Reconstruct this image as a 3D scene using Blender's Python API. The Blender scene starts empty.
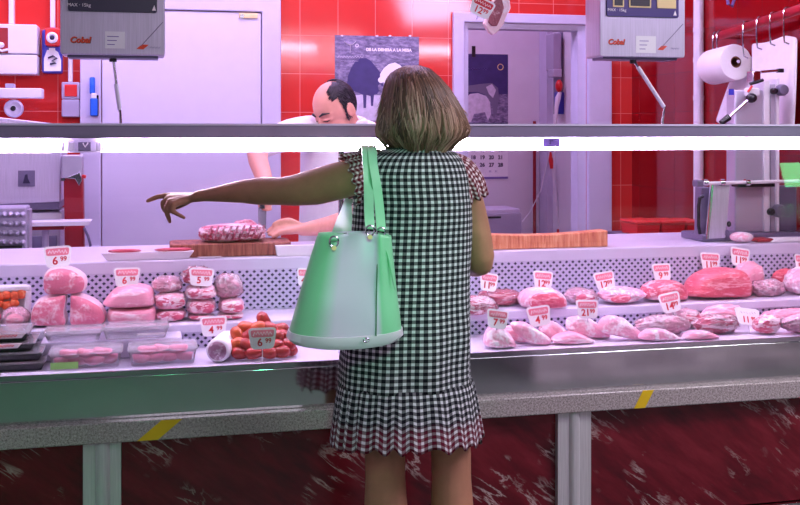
import bpy, bmesh, math, random
from mathutils import Vector, Matrix, noise
random.seed(7)
scn = bpy.context.scene
COL = scn.collection
PI = math.pi
R = math.radians

# ------------------------------------------------------------------ camera
F = 1050.0
PSI = R(13.2)
CX, CY, CZ = 0.0, -3.22, 1.42
HX, HY = 400.0, 130.0
sP, cP = math.sin(PSI), math.cos(PSI)
cam = bpy.data.cameras.new('camera')
co = bpy.data.objects.new('camera', cam)
COL.objects.link(co)
co.location = (CX, CY, CZ)
co.rotation_euler = (PI / 2, 0, -PSI)
cam.sensor_width = 36
cam.lens = 36 * F / 800
cam.shift_y = -(252.5 - HY) / 800
cam.clip_start = 0.05
scn.camera = co


def ray(px):
    u = (px - HX) / F
    return sP + u * cP, cP - u * sP


def at(px, py, Y):
    """world point seen at pixel px,py on the plane y = Y"""
    a, b = ray(px)
    d = (Y - CY) / b
    return Vector((CX + a * d, Y, CZ - (py - HY) / F * d))


def atX(px, py, X):
    a, b = ray(px)
    d = (X - CX) / a
    return Vector((X, CY + b * d, CZ - (py - HY) / F * d))


def dep(px, Y):
    return (Y - CY) / ray(px)[1]


def mpp(px, Y):
    return dep(px, Y) / F


def floorY(px, py, z):
    """y of the point seen at px,py lying at height z"""
    d = (CZ - z) * F / (py - HY)
    return CY + ray(px)[1] * d


# ------------------------------------------------------------------ materials
def S(r, g, b):
    def f(c):
        c /= 255.0
        return c / 12.92 if c <= 0.04045 else ((c + 0.055) / 1.055) ** 2.4
    return (f(r), f(g), f(b), 1)


class NT:
    def __init__(s, name):
        s.m = bpy.data.materials.new(name)
        s.m.use_nodes = True
        s.t = s.m.node_tree
        s.n = s.t.nodes
        s.p = s.n['Principled BSDF']
        s.out = s.n['Material Output']

    def N(s, typ, **kw):
        n = s.n.new(typ)
        for k, v in kw.items():
            if k in n.inputs:
                n.inputs[k].default_value = v
            else:
                setattr(n, k, v)
        return n

    def L(s, a, b):
        s.t.links.new(a, b)

    def coord(s, kind='Object', scale=(1, 1, 1), rot=(0, 0, 0), loc=(0, 0, 0)):
        c = s.N('ShaderNodeTexCoord')
        m = s.N('ShaderNodeMapping')
        m.inputs['Scale'].default_value = scale
        m.inputs['Rotation'].default_value = rot
        m.inputs['Location'].default_value = loc
        s.L(c.outputs[kind], m.inputs['Vector'])
        return m.outputs['Vector']

    def ramp(s, fac, stops):
        r = s.N('ShaderNodeValToRGB')
        e = r.color_ramp.elements
        while len(e) < len(stops):
            e.new(0.5)
        for i, (p, c) in enumerate(stops):
            e[i].position = p
            e[i].color = c
        s.L(fac, r.inputs['Fac'])
        return r.outputs['Color']

    def noise(s, vec, scale, detail=4, rough=0.5, dist=0.0):
        n = s.N('ShaderNodeTexNoise')
        n.inputs['Scale'].default_value = scale
        n.inputs['Detail'].default_value = detail
        n.inputs['Roughness'].default_value = rough
        n.inputs['Distortion'].default_value = dist
        s.L(vec, n.inputs['Vector'])
        return n.outputs['Fac']

    def bump(s, h, strength=0.3, dist=0.01):
        b = s.N('ShaderNodeBump')
        b.inputs['Strength'].default_value = strength
        b.inputs['Distance'].default_value = dist
        s.L(h, b.inputs['Height'])
        s.L(b.outputs['Normal'], s.p.inputs['Normal'])

    def set(s, **kw):
        al = dict(color='Base Color', rough='Roughness', metal='Metallic', spec='Specular IOR Level', coat='Coat Weight')
        for k, v in kw.items():
            s.p.inputs[al.get(k, k)].default_value = v
        return s


def plain(name, color, rough=0.5, metal=0.0, var=0.06, scale=12, bump=0.0, spec=0.5, coat=0.0):
    m = NT(name)
    m.set(rough=rough, metal=metal, spec=spec, coat=coat)
    v = m.coord()
    f = m.noise(v, scale)
    a = tuple(max(0, c * (1 - var)) for c in color[:3]) + (1,)
    b = tuple(min(1, c * (1 + var)) for c in color[:3]) + (1,)
    m.L(m.ramp(f, [(0.3, a), (0.7, b)]), m.p.inputs['Base Color'])
    if bump:
        m.bump(f, bump, 0.004)
    return m.m


def meat_mat(name, lean, fat, amount=0.5, scale=14, stretch=(1, 1, 1), rough=0.35, bump=0.5, soft=0.12, coat=0.3):
    m = NT(name)
    m.set(rough=rough, coat=coat)
    m.p.inputs['Coat Roughness'].default_value = 0.25
    v = m.coord(scale=stretch)
    f = m.noise(v, scale, 6, 0.6, 0.6)
    g = m.noise(v, scale * 5, 3, 0.6)
    mx = m.N('ShaderNodeMix', data_type='FLOAT')
    mx.inputs[0].default_value = 0.3
    m.L(f, mx.inputs[2])
    m.L(g, mx.inputs[3])
    dk = tuple(c * 0.8 for c in lean[:3]) + (1,)
    c0 = 1 - amount
    m.L(m.ramp(mx.outputs[0], [(max(0.0, 0.35 - soft), dk), (0.42, lean), (0.42 + 0.25 * c0 + 0.01, lean), (min(1, 0.42 + 0.25 * c0 + soft), fat)]), m.p.inputs['Base Color'])
    m.bump(mx.outputs[0], bump, 0.01)
    return m.m


def emit(name, color, strength):
    m = NT(name)
    m.set(color=color)
    m.p.inputs['Emission Color'].default_value = color
    m.p.inputs['Emission Strength'].default_value = strength
    return m.m


def glassy(name, tint=(1, 1, 1, 1), ior=1.45, rough=0.0, white=0.0, wrinkle=0.0, wscale=30):
    """clear sheet: see-through with a Fresnel sheen, optionally a milky share"""
    m = NT(name)
    tr = m.N('ShaderNodeBsdfTransparent')
    tr.inputs['Color'].default_value = tint
    gl = m.N('ShaderNodeBsdfGlossy')
    gl.inputs['Roughness'].default_value = rough
    fr = m.N('ShaderNodeFresnel')
    fr.inputs['IOR'].default_value = ior
    mx = m.N('ShaderNodeMixShader')
    m.L(fr.outputs[0], mx.inputs[0])
    m.L(tr.outputs[0], mx.inputs[1])
    m.L(gl.outputs[0], mx.inputs[2])
    last = mx.outputs[0]
    if white:
        df = m.N('ShaderNodeBsdfDiffuse')
        df.inputs['Color'].default_value = (0.9, 0.88, 0.92, 1)
        m2 = m.N('ShaderNodeMixShader')
        m2.inputs[0].default_value = white
        m.L(last, m2.inputs[1])
        m.L(df.outputs[0], m2.inputs[2])
        last = m2.outputs[0]
    if wrinkle:
        v = m.coord()
        f = m.noise(v, wscale, 3, 0.5, 1.5)
        b = m.N('ShaderNodeBump')
        b.inputs['Strength'].default_value = wrinkle
        b.inputs['Distance'].default_value = 0.02
        m.L(f, b.inputs['Height'])
        m.L(b.outputs[0], gl.inputs['Normal'])
        m.L(b.outputs[0], fr.inputs['Normal'])
    m.L(last, m.out.inputs['Surface'])
    return m.m


def tile_mat(name, c1, c2, grout, size=0.2, axis='xz', off=(0, 0)):
    m = NT(name)
    c = m.N('ShaderNodeTexCoord')
    sp = m.N('ShaderNodeSeparateXYZ')
    cb = m.N('ShaderNodeCombineXYZ')
    m.L(c.outputs['Object'], sp.inputs[0])
    m.L(sp.outputs['X' if axis[0] == 'x' else 'Y'], cb.inputs[0])
    m.L(sp.outputs['Z' if axis[1] == 'z' else 'Y'], cb.inputs[1])
    mp = m.N('ShaderNodeMapping')
    mp.inputs['Location'].default_value = (off[0], off[1], 0)
    m.L(cb.outputs[0], mp.inputs[0])
    b = m.N('ShaderNodeTexBrick')
    b.offset = 0
    b.squash = 1
    b.inputs['Color1'].default_value = c1
    b.inputs['Color2'].default_value = c2
    b.inputs['Mortar'].default_value = grout
    b.inputs['Scale'].default_value = 1
    b.inputs['Mortar Size'].default_value = 0.0016
    b.inputs['Mortar Smooth'].default_value = 0.3
    b.inputs['Brick Width'].default_value = size
    b.inputs['Row Height'].default_value = size
    m.L(mp.outputs[0], b.inputs['Vector'])
    m.L(b.outputs['Color'], m.p.inputs['Base Color'])
    nz = m.noise(mp.outputs[0], 5, 2)
    ad = m.N('ShaderNodeMath', operation='MULTIPLY_ADD')
    m.L(b.outputs['Fac'], ad.inputs[0])
    ad.inputs[1].default_value = -1
    m.L(nz, ad.inputs[2])
    m.bump(ad.outputs[0], 0.2, 0.0012)
    m.set(rough=0.09, spec=0.7)
    return m.m


M = {}
M['wall_white'] = plain('wall_white', S(226, 222, 230), 0.6, var=0.02)
M['frame_white'] = plain('frame_white', S(205, 198, 222), 0.45, var=0.03)
M['door_white'] = plain('door_white', S(214, 207, 230), 0.4, var=0.015)
M['red_tile'] = tile_mat('red_tile', S(216, 32, 26), S(206, 26, 22), S(222, 100, 90), 0.2, 'xz', (0.083, 0.031))
M['red_tile_side'] = tile_mat('red_tile_side', S(186, 16, 18), S(170, 10, 14), S(150, 30, 30), 0.2, 'yz', (0.0, 0.031))
M['shelf_steel'] = plain('shelf_steel', S(150, 138, 166), 0.35, 0.4, 0.05)
M['steel'] = plain('steel', S(186, 180, 200), 0.35, 0.35, 0.05, 6)
M['steel_dark'] = plain('steel_dark', S(118, 110, 138), 0.4, 0.3, 0.08)
M['chrome'] = plain('chrome', S(215, 212, 222), 0.12, 1.0, 0.02)
M['white_plastic'] = plain('white_plastic', S(228, 224, 234), 0.35, var=0.02)
M['grey_plastic'] = plain('grey_plastic', S(168, 160, 184), 0.4, var=0.04)
M['black'] = plain('black', S(26, 24, 30), 0.4, var=0.1)
M['black_plastic'] = plain('black_plastic', S(34, 30, 40), 0.25, var=0.1)
M['red_plastic'] = plain('red_plastic', S(214, 30, 34), 0.35, var=0.05)
M['dark_red'] = plain('dark_red', S(150, 14, 34), 0.4, var=0.08)
M['blue_plastic'] = plain('blue_plastic', S(24, 100, 214), 0.35, var=0.05)
M['blue_dark'] = plain('blue_dark', S(52, 50, 170), 0.4, var=0.05)
M['ledge_white'] = plain('ledge_white', S(216, 208, 230), 0.35, var=0.03)
M['lattice'] = plain('lattice', S(204, 194, 226), 0.4, var=0.03)
M['case_dark'] = plain('case_dark', S(58, 50, 84), 0.6, var=0.1)
M['deck'] = plain('deck', S(214, 208, 226), 0.3, 0.0, 0.04)
M['paper'] = plain('paper', S(240, 238, 242), 0.7, var=0.02)
M['cloth_white'] = plain('cloth_white', S(236, 232, 240), 0.8, var=0.03, bump=0.2, scale=40)
M['ink_red'] = plain('ink_red', S(206, 30, 52), 0.5, var=0.04)
M['ink_pink'] = plain('ink_pink', S(234, 128, 150), 0.5, var=0.06)
M['ink_white'] = plain('ink_white', S(246, 238, 242), 0.5, var=0.02)
M['ink_dark'] = plain('ink_dark', S(40, 32, 66), 0.5, var=0.05)
M['ink_violet'] = plain('ink_violet', S(120, 96, 170), 0.5, var=0.05)
M['orange_red'] = plain('orange_red', S(222, 68, 30), 0.4, var=0.05)
M['yellow'] = plain('yellow_tape', S(226, 190, 20), 0.5, var=0.08)
M['cream'] = plain('cream', S(240, 214, 150), 0.4, var=0.05)
M['panel_violet'] = plain('panel_violet', S(72, 58, 124), 0.3, var=0.05)
M['panel_dark'] = plain('panel_dark', S(46, 42, 68), 0.3, var=0.05)
M['kraft'] = plain('kraft', S(120, 70, 50), 0.8, var=0.1)
M['glass'] = glassy('glass', (0.985, 0.985, 0.985, 1), 1.4)
M['tub_plastic'] = glassy('tub_plastic', (0.93, 0.92, 0.95, 1), 1.35, 0.08, 0.16)
M['film'] = glassy('film', (0.99, 0.98, 1.0, 1), 1.32, 0.16, 0.07, 1.0, 34)
M['fence_steel'] = plain('front_steel', S(212, 214, 216), 0.085, 1.0, 0.03, 3)


def brushed(name, c, rough=0.3, metal=0.45):
    m = NT(name)
    m.set(metal=metal, rough=rough)
    v = m.coord(scale=(40, 40, 1.2))
    f = m.noise(v, 6, 3)
    a = tuple(x * 0.88 for x in c[:3]) + (1,)
    b = tuple(min(1, x * 1.08) for x in c[:3]) + (1,)
    m.L(m.ramp(f, [(0.3, a), (0.7, b)]), m.p.inputs['Base Color'])
    return m.m


M['brushed'] = brushed('brushed_steel', S(206, 198, 218), 0.34, 0.25)
M['post_steel'] = brushed('post_steel', S(214, 212, 212), 0.32, 0.35)


def granite():
    m = NT('granite')
    v = m.coord()
    f = m.noise(v, 160, 3, 0.7)
    g = m.noise(v, 420, 2, 0.7)
    mx = m.N('ShaderNodeMix', data_type='FLOAT')
    mx.inputs[0].default_value = 0.5
    m.L(f, mx.inputs[2])
    m.L(g, mx.inputs[3])
    m.L(m.ramp(mx.outputs[0], [(0.36, S(60, 52, 54)), (0.46, S(150, 140, 138)), (0.56, S(192, 182, 178)), (0.66, S(226, 218, 214))]), m.p.inputs['Base Color'])
    m.set(rough=0.2)
    return m.m


M['granite'] = granite()


def marble():
    m = NT('red_marble')
    v0 = m.coord(rot=(0, R(-38), 0))
    mp = m.N('ShaderNodeMapping')
    mp.inputs['Scale'].default_value = (1.0, 1, 4.2)
    m.L(v0, mp.inputs[0])
    w = m.noise(mp.outputs[0], 3.4, 7, 0.62, 0.6)
    a = m.N('ShaderNodeMath', operation='SUBTRACT')
    m.L(w, a.inputs[0])
    a.inputs[1].default_value = 0.5
    b = m.N('ShaderNodeMath', operation='ABSOLUTE')
    m.L(a.outputs[0], b.inputs[0])
    vein = m.ramp(b.outputs[0], [(0.0, (1, 1, 1, 1)), (0.009, (0.55, 0.55, 0.55, 1)), (0.026, (0, 0, 0, 1))])
    k = m.noise(v0, 3.2, 3, 0.6)
    msk = m.ramp(k, [(0.50, (0, 0, 0, 1)), (0.62, (0.85, 0.85, 0.85, 1))])
    mu = m.N('ShaderNodeMath', operation='MULTIPLY')
    m.L(vein, mu.inputs[0])
    m.L(msk, mu.inputs[1])
    cl = m.noise(mp.outputs[0], 3, 5, 0.6)
    base = m.ramp(cl, [(0.3, S(66, 8, 18)), (0.5, S(100, 15, 28)), (0.7, S(128, 32, 44))])
    mix = m.N('ShaderNodeMix', data_type='RGBA')
    m.L(mu.outputs[0], mix.inputs[0])
    m.L(base, mix.inputs[6])
    mix.inputs[7].default_value = S(214, 196, 188)
    m.L(mix.outputs[2], m.p.inputs['Base Color'])
    m.set(rough=0.22)
    return m.m


M['marble'] = marble()


def wood(name, a, b, c, scale=1.0, axis='z'):
    m = NT(name)
    sc = (30, 4, 3) if axis == 'z' else (3, 4, 40)
    v = m.coord(scale=tuple(x * scale for x in sc))
    f = m.noise(v, 3, 5, 0.6, 0.4)
    m.L(m.ramp(f, [(0.3, a), (0.5, b), (0.7, c)]), m.p.inputs['Base Color'])
    m.bump(f, 0.3, 0.004)
    m.set(rough=0.6)
    return m.m


M['block_wood'] = wood('block_wood', S(110, 52, 44), S(150, 84, 68), S(182, 116, 92))
M['block_pale'] = wood('block_pale', S(190, 96, 70), S(222, 142, 100), S(238, 182, 140))


def gingham(name, dark, light, pitch=0.0172, dark2=None, zsplit=None):
    """woven check: two crossed sets of stripes, in metres on the UV map"""
    m = NT(name)
    c = m.N('ShaderNodeTexCoord')
    sp = m.N('ShaderNodeSeparateXYZ')
    m.L(c.outputs['UV'], sp.inputs[0])
    outs = []
    for ax in 'XY':
        d = m.N('ShaderNodeMath', operation='DIVIDE')
        m.L(sp.outputs[ax], d.inputs[0])
        d.inputs[1].default_value = pitch
        fr = m.N('ShaderNodeMath', operation='FRACT')
        m.L(d.outputs[0], fr.inputs[0])
        g = m.N('ShaderNodeMath', operation='GREATER_THAN')
        m.L(fr.outputs[0], g.inputs[0])
        g.inputs[1].default_value = 0.45
        outs.append(g.outputs[0])
    ad = m.N('ShaderNodeMath', operation='ADD')
    m.L(outs[0], ad.inputs[0])
    m.L(outs[1], ad.inputs[1])
    hf = m.N('ShaderNodeMath', operation='MULTIPLY')
    m.L(ad.outputs[0], hf.inputs[0])
    hf.inputs[1].default_value = 0.5

    def three(dk):
        mid = tuple(0.2 * l + 0.8 * k for l, k in zip(light[:3], dk[:3])) + (1,)
        r = m.N('ShaderNodeValToRGB')
        r.color_ramp.interpolation = 'CONSTANT'
        e = r.color_ramp.elements
        e.new(0.5)
        for i, (p, col) in enumerate([(0, light), (0.25, mid), (0.75, dk)]):
            e[i].position = p
            e[i].color = col
        m.L(hf.outputs[0], r.inputs[0])
        return r.outputs[0]
    o1 = three(dark)
    if dark2:
        o2 = three(dark2)
        g = m.N('ShaderNodeMapRange')
        m.L(sp.outputs['Y'], g.inputs['Value'])
        g.inputs['From Min'].default_value = zsplit[0]
        g.inputs['From Max'].default_value = zsplit[1]
        mix = m.N('ShaderNodeMix', data_type='RGBA')
        m.L(g.outputs[0], mix.inputs[0])
        m.L(o2, mix.inputs[6])
        m.L(o1, mix.inputs[7])
        o1 = mix.outputs[2]
    m.L(o1, m.p.inputs['Base Color'])
    m.set(rough=0.85, spec=0.2)
    return m.m


M['gingham'] = gingham('gingham', S(16, 14, 24), S(214, 212, 216))
M['gingham_trim'] = gingham('gingham_trim', S(16, 14, 24), S(214, 212, 216), 0.0172, S(96, 14, 38), (0.605, 0.635))
M['gingham_red'] = gingham('gingham_red', S(104, 16, 36), S(236, 214, 220), 0.0135)


def skin_mat(name, c, v=0.12):
    m = NT(name)
    vv = m.coord()
    f = m.noise(vv, 9, 5, 0.6)
    a = tuple(x * (1 - v) for x in c[:3]) + (1,)
    b = tuple(min(1, x * (1 + v)) for x in c[:3]) + (1,)
    m.L(m.ramp(f, [(0.35, a), (0.65, b)]), m.p.inputs['Base Color'])
    m.bump(m.noise(vv, 90, 3), 0.08, 0.003)
    m.set(rough=0.5, spec=0.35)
    return m.m


M['skin_woman'] = skin_mat('skin_woman', S(176, 122, 96))
M['skin_butcher'] = skin_mat('skin_butcher', S(226, 160, 144), 0.06)

PK = S(246, 222, 228)
M['ham_face'] = meat_mat('ham_face', S(230, 122, 150), S(252, 220, 230), 0.66, 20, bump=0.8)
M['fat'] = meat_mat('fat', S(246, 208, 218), S(254, 242, 246), 0.6, 14, bump=0.6)
M['loin'] = meat_mat('loin', S(238, 156, 178), S(253, 226, 234), 0.66, 16, (0.5, 1, 2), bump=0.8)
M['rib_meat'] = meat_mat('rib_meat', S(212, 84, 116), S(253, 226, 234), 0.82, 30, (0.6, 1, 2), bump=1.0, soft=0.06)
M['beef'] = meat_mat('beef', S(220, 82, 104), S(248, 176, 188), 0.66, 24, (0.5, 0.5, 2.5), bump=1.0)
M['roll_red'] = meat_mat('roll_red', S(216, 86, 112), S(251, 204, 214), 0.72, 24, (0.5, 1, 2), bump=1.0)
M['chop'] = meat_mat('chop', S(238, 166, 190), S(254, 242, 247), 0.8, 20, bump=0.9)
M['pale'] = meat_mat('pale', S(238, 172, 192), S(254, 242, 247), 0.8, 18, bump=0.9)
M['dark_rib'] = meat_mat('dark_rib', S(150, 64, 84), S(224, 172, 184), 0.6, 34, (1, 1, 1), bump=0.9)
M['roll_end'] = meat_mat('roll_end', S(170, 120, 150), S(240, 226, 240), 0.7, 60, bump=0.6)
M['saus_red'] = meat_mat('saus_red', S(170, 44, 44), S(212, 100, 88), 0.4, 40, bump=0.25)
M['saus_orange'] = meat_mat('saus_orange', S(198, 78, 38), S(224, 128, 80), 0.4, 40, bump=0.25)
M['saus_pink'] = meat_mat('saus_pink', S(230, 116, 146), S(248, 184, 198), 0.5, 40, bump=0.3)
M['marinade'] = meat_mat('marinade', S(220, 92, 50), S(242, 164, 110), 0.5, 30)


# ------------------------------------------------------------------ mesh tools
class MB:
    def __init__(s):
        s.bm = bmesh.new()
        s.uv = None

    def quadbox(s, vs):
        v = [s.bm.verts.new(p) for p in vs]
        for f in ((0, 1, 2, 3), (7, 6, 5, 4), (0, 4, 5, 1), (1, 5, 6, 2), (2, 6, 7, 3), (3, 7, 4, 0)):
            s.bm.faces.new([v[i] for i in f])
        return s

    def box(s, x0, x1, y0, y1, z0, z1, mat=None):
        vs = [Vector(p) for p in ((x0, y0, z0), (x0, y1, z0), (x1, y1, z0), (x1, y0, z0), (x0, y0, z1), (x0, y1, z1), (x1, y1, z1), (x1, y0, z1))]
        if mat:
            vs = [mat @ v for v in vs]
        return s.quadbox(vs)

    def loft(s, rings, cap=True, closed=True):
        vr = [[s.bm.verts.new(p) for p in r] for r in rings]
        n = len(vr[0])
        for a, b in zip(vr, vr[1:]):
            for j in range(n if closed else n - 1):
                k = (j + 1) % n
                s.bm.faces.new((a[j], a[k], b[k], b[j]))
        if cap:
            s.bm.faces.new(list(reversed(vr[0])))
            s.bm.faces.new(vr[-1])
        return s

    def tube(s, pts, r, n=10, cap=True, flat=1.0):
        pts = [Vector(p) for p in pts]
        rs = r if isinstance(r, (list, tuple)) else [r] * len(pts)
        rings = []
        up = None
        for i, p in enumerate(pts):
            d = (pts[min(i + 1, len(pts) - 1)] - pts[max(i - 1, 0)]).normalized()
            if up is None:
                up = Vector((0, 0, 1)) if abs(d.z) < 0.9 else Vector((1, 0, 0))
            up = (up - d * up.dot(d)).normalized()
            sd = d.cross(up)
            rings.append([p + (sd * math.cos(2 * PI * k / n) + up * math.sin(2 * PI * k / n) * flat) * rs[i] for k in range(n)])
        return s.loft(rings, cap)

    def cyl(s, p, q, r0, r1=None, n=20):
        return s.tube([p, q], [r0, r0 if r1 is None else r1], n)

    def lathe(s, prof, mat=None, n=24, cap=True):
        rings = []
        for r, z in prof:
            ring = [Vector((r * math.cos(2 * PI * k / n), r * math.sin(2 * PI * k / n), z)) for k in range(n)]
            rings.append([mat @ v for v in ring] if mat else ring)
        return s.loft(rings, cap)

    def prism(s, outline, y0, y1, mat=None):
        a = [Vector((x, y0, z)) for x, z in outline]
        b = [Vector((x, y1, z)) for x, z in outline]
        if mat:
            a = [mat @ v for v in a]
            b = [mat @ v for v in b]
        return s.loft([a, b])

    def ell(s, c, r, mat=None, sub=3):
        g = bmesh.ops.create_icosphere(s.bm, subdivisions=sub, radius=1)
        c = Vector(c)
        for v in g['verts']:
            p = Vector((v.co.x * r[0], v.co.y * r[1], v.co.z * r[2]))
            if mat:
                p = mat @ p
            v.co = p + c
        return s

    def chain(s, pr, n=14):
        """rounded limb through (point, radius) pairs"""
        for (p, r) in pr:
            s.ell(p, (r, r, r), sub=2)
        for (p, r), (q, t) in zip(pr, pr[1:]):
            if (Vector(q) - Vector(p)).length > 1e-5:
                s.tube([p, q], [r, t], n)
        return s

    def grid(s, rows, closed=True, uvs=None):
        vr = [[s.bm.verts.new(p) for p in r] for r in rows]
        lay = s.bm.loops.layers.uv.verify() if uvs else None
        n = len(vr[0])
        for i in range(len(vr) - 1):
            for j in range(n if closed else n - 1):
                k = (j + 1) % n
                f = s.bm.faces.new((vr[i][j], vr[i][k], vr[i + 1][k], vr[i + 1][j]))
                if lay:
                    cs = [uvs(i, j), uvs(i, j + 1), uvs(i + 1, j + 1), uvs(i + 1, j)]
                    for lp, cuv in zip(f.loops, cs):
                        lp[lay].uv = cuv
        return s

    def build(s, name, mat, parent=None, smooth=38, bevel=0.0, seg=2, local=False, solid=0.0, sub=0):
        bmesh.ops.recalc_face_normals(s.bm, faces=s.bm.faces)
        me = bpy.data.meshes.new(name)
        s.bm.to_mesh(me)
        s.bm.free()
        return link(name, me, mat, parent, smooth, bevel, seg, local, solid, sub)


def link(name, me, mat, parent=None, smooth=38, bevel=0.0, seg=2, local=False, solid=0.0, sub=0):
    o = bpy.data.objects.new(name, me)
    COL.objects.link(o)
    me.materials.clear()
    me.materials.append(M[mat] if isinstance(mat, str) else mat)
    if smooth:
        me.shade_smooth()
        if smooth < 180:
            me.set_sharp_from_angle(angle=R(smooth))
    if solid:
        d = o.modifiers.new('solid', 'SOLIDIFY')
        d.thickness = solid
    if bevel:
        b = o.modifiers.new('bevel', 'BEVEL')
        b.width = bevel
        b.segments = seg
        b.limit_method = 'ANGLE'
    if sub:
        b = o.modifiers.new('sub', 'SUBSURF')
        b.levels = b.render_levels = sub
    if parent:
        o.parent = parent
        if not local:
            q = parent
            mw = Matrix()
            while q is not None:
                mw = q.matrix_parent_inverse @ q.matrix_basis @ mw if q.parent else q.matrix_basis @ mw
                q = q.parent
            o.matrix_parent_inverse = mw.inverted()
    return o


def thing(name, label, cat, loc=(0, 0, 0), group=None, rot=(0, 0, 0)):
    o = bpy.data.objects.new(name, None)
    o.empty_display_size = 0.05
    COL.objects.link(o)
    o.location = loc
    o.rotation_euler = rot
    return tag(o, label, cat, group)


def tag(o, label, cat, group=None):
    o['label'] = label
    o['category'] = cat
    if group:
        o['group'] = group
    return o


def struct(o):
    o['kind'] = 'structure'
    return o


def remeshed(mb, voxel, smooth=4, factor=0.5):
    me = bpy.data.meshes.new('tmp')
    bmesh.ops.recalc_face_normals(mb.bm, faces=mb.bm.faces)
    mb.bm.to_mesh(me)
    mb.bm.free()
    t = bpy.data.objects.new('tmp', me)
    COL.objects.link(t)
    r = t.modifiers.new('r', 'REMESH')
    r.mode = 'VOXEL'
    r.voxel_size = voxel
    if smooth:
        k = t.modifiers.new('s', 'SMOOTH')
        k.factor = factor
        k.iterations = smooth
    dg = bpy.context.evaluated_depsgraph_get()
    out = bpy.data.meshes.new_from_object(t.evaluated_get(dg))
    bpy.data.objects.remove(t)
    return out


def text(s, size, mat4, mat, name, parent, local=False, extrude=0.0004, bold=0.0, shear=0.0, spacing=1.0):
    cu = bpy.data.curves.new('t', 'FONT')
    cu.body = s
    cu.size = size
    cu.align_x = 'CENTER'
    cu.align_y = 'CENTER'
    cu.extrude = extrude
    cu.offset = bold
    cu.shear = shear
    cu.space_character = spacing
    cu.resolution_u = 3
    t = bpy.data.objects.new('t', cu)
    COL.objects.link(t)
    dg = bpy.context.evaluated_depsgraph_get()
    me = bpy.data.meshes.new_from_object(t.evaluated_get(dg))
    bpy.data.objects.remove(t)
    me.transform(mat4 @ Matrix.Rotation(PI / 2, 4, 'X'))
    return link(name, me, mat, parent, 0, local=local)


T = Matrix.Translation


def rrect(x0, x1, z0, z1, r, n=5):
    """rounded rectangle outline"""
    out = []
    for cx, cz, a0 in ((x1 - r, z0 + r, -90), (x1 - r, z1 - r, 0), (x0 + r, z1 - r, 90), (x0 + r, z0 + r, 180)):
        for k in range(n + 1):
            a = R(a0 + 90 * k / n)
            out.append((cx + r * math.cos(a), cz + r * math.sin(a)))
    return out


def rect(x0, y0, x1, y1, Y):
    """pixel rectangle -> X0, X1, Z0, Z1 on plane Y"""
    xm = (x0 + x1) / 2
    return at(x0, 0, Y).x, at(x1, 0, Y).x, at(xm, y1, Y).z, at(xm, y0, Y).z


def slab(mb, x0, y0, x1, y1, Y, d):
    a, b, c, e = rect(x0, y0, x1, y1, Y)
    mb.box(a, b, Y, Y + d, c, e)
    return mb


def plate(mb, x0, y0, x1, y1, Y, d, r):
    a, b, c, e = rect(x0, y0, x1, y1, Y)
    mb.prism(rrect(a, b, c, e, min(r, (b - a) / 2.01, (e - c) / 2.01)), Y, Y + d)
    return mb


# ================================================================== SETTING
BW = 2.3
CEIL = 2.95
tx0, tx1 = at(300, 74, BW).x, at(338, 74, BW).x
tz = at(319, 74, BW).z
ts = tx1 - tx0
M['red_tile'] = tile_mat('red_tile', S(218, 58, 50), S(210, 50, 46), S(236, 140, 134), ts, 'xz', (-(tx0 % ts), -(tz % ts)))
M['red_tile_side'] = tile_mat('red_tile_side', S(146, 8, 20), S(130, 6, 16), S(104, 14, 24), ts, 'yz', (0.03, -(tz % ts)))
RX = at(632, 130, BW).x
dl, dr = at(463, 0, BW).x, at(586, 0, BW).x
dz = at(525, 24, BW).z
m = MB()
m.prism([(-2.6, 0), (dl, 0), (dl, dz), (dr, dz), (dr, 0), (RX + 0.1, 0), (RX + 0.1, CEIL), (-2.6, CEIL)], BW, BW + 0.08)
struct(m.build('wall_back', 'red_tile', smooth=0))
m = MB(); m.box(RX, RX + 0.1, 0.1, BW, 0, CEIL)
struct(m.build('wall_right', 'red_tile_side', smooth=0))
m = MB(); m.box(-2.7, -2.6, -7, 4, 0, CEIL)
struct(m.build('wall_left', 'wall_white', smooth=0))
m = MB(); m.box(-2.7, 9.0, -7, 4.1, CEIL, CEIL + 0.1)
struct(m.build('ceiling', 'wall_white', smooth=0))
floor_m = NT('floor_tile')
fv = floor_m.coord()
fb = floor_m.N('ShaderNodeTexBrick')
fb.offset = 0
floor_m.L(fv, fb.inputs['Vector'])
for k, v in (('Color1', S(104, 106, 106)), ('Color2', S(96, 98, 98)), ('Mortar', S(80, 82, 80))):
    fb.inputs[k].default_value = v
fb.inputs['Scale'].default_value = 1
fb.inputs['Brick Width'].default_value = 0.45
fb.inputs['Row Height'].default_value = 0.45
fb.inputs['Mortar Size'].default_value = 0.004
floor_m.L(fb.outputs['Color'], floor_m.p.inputs['Base Color'])
floor_m.set(rough=0.3)
M['floor_tile'] = floor_m.m
m = MB(); m.box(-2.7, 9.0, -7, 4.1, -0.1, 0)
struct(m.build('floor', 'floor_tile', smooth=0))
# hall side opposite the stall
m = MB(); m.box(-2.7, 9.0, -7.1, -7.0, 0, CEIL)
M['hall_wall'] = plain('hall_wall', S(70, 66, 84), 0.7)
struct(m.build('wall_front', 'hall_wall', smooth=0))
m = MB(); m.box(8.9, 9.0, -7.0, 4.0, 0, CEIL)
struct(m.build('wall_east', 'hall_wall', smooth=0))

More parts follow.
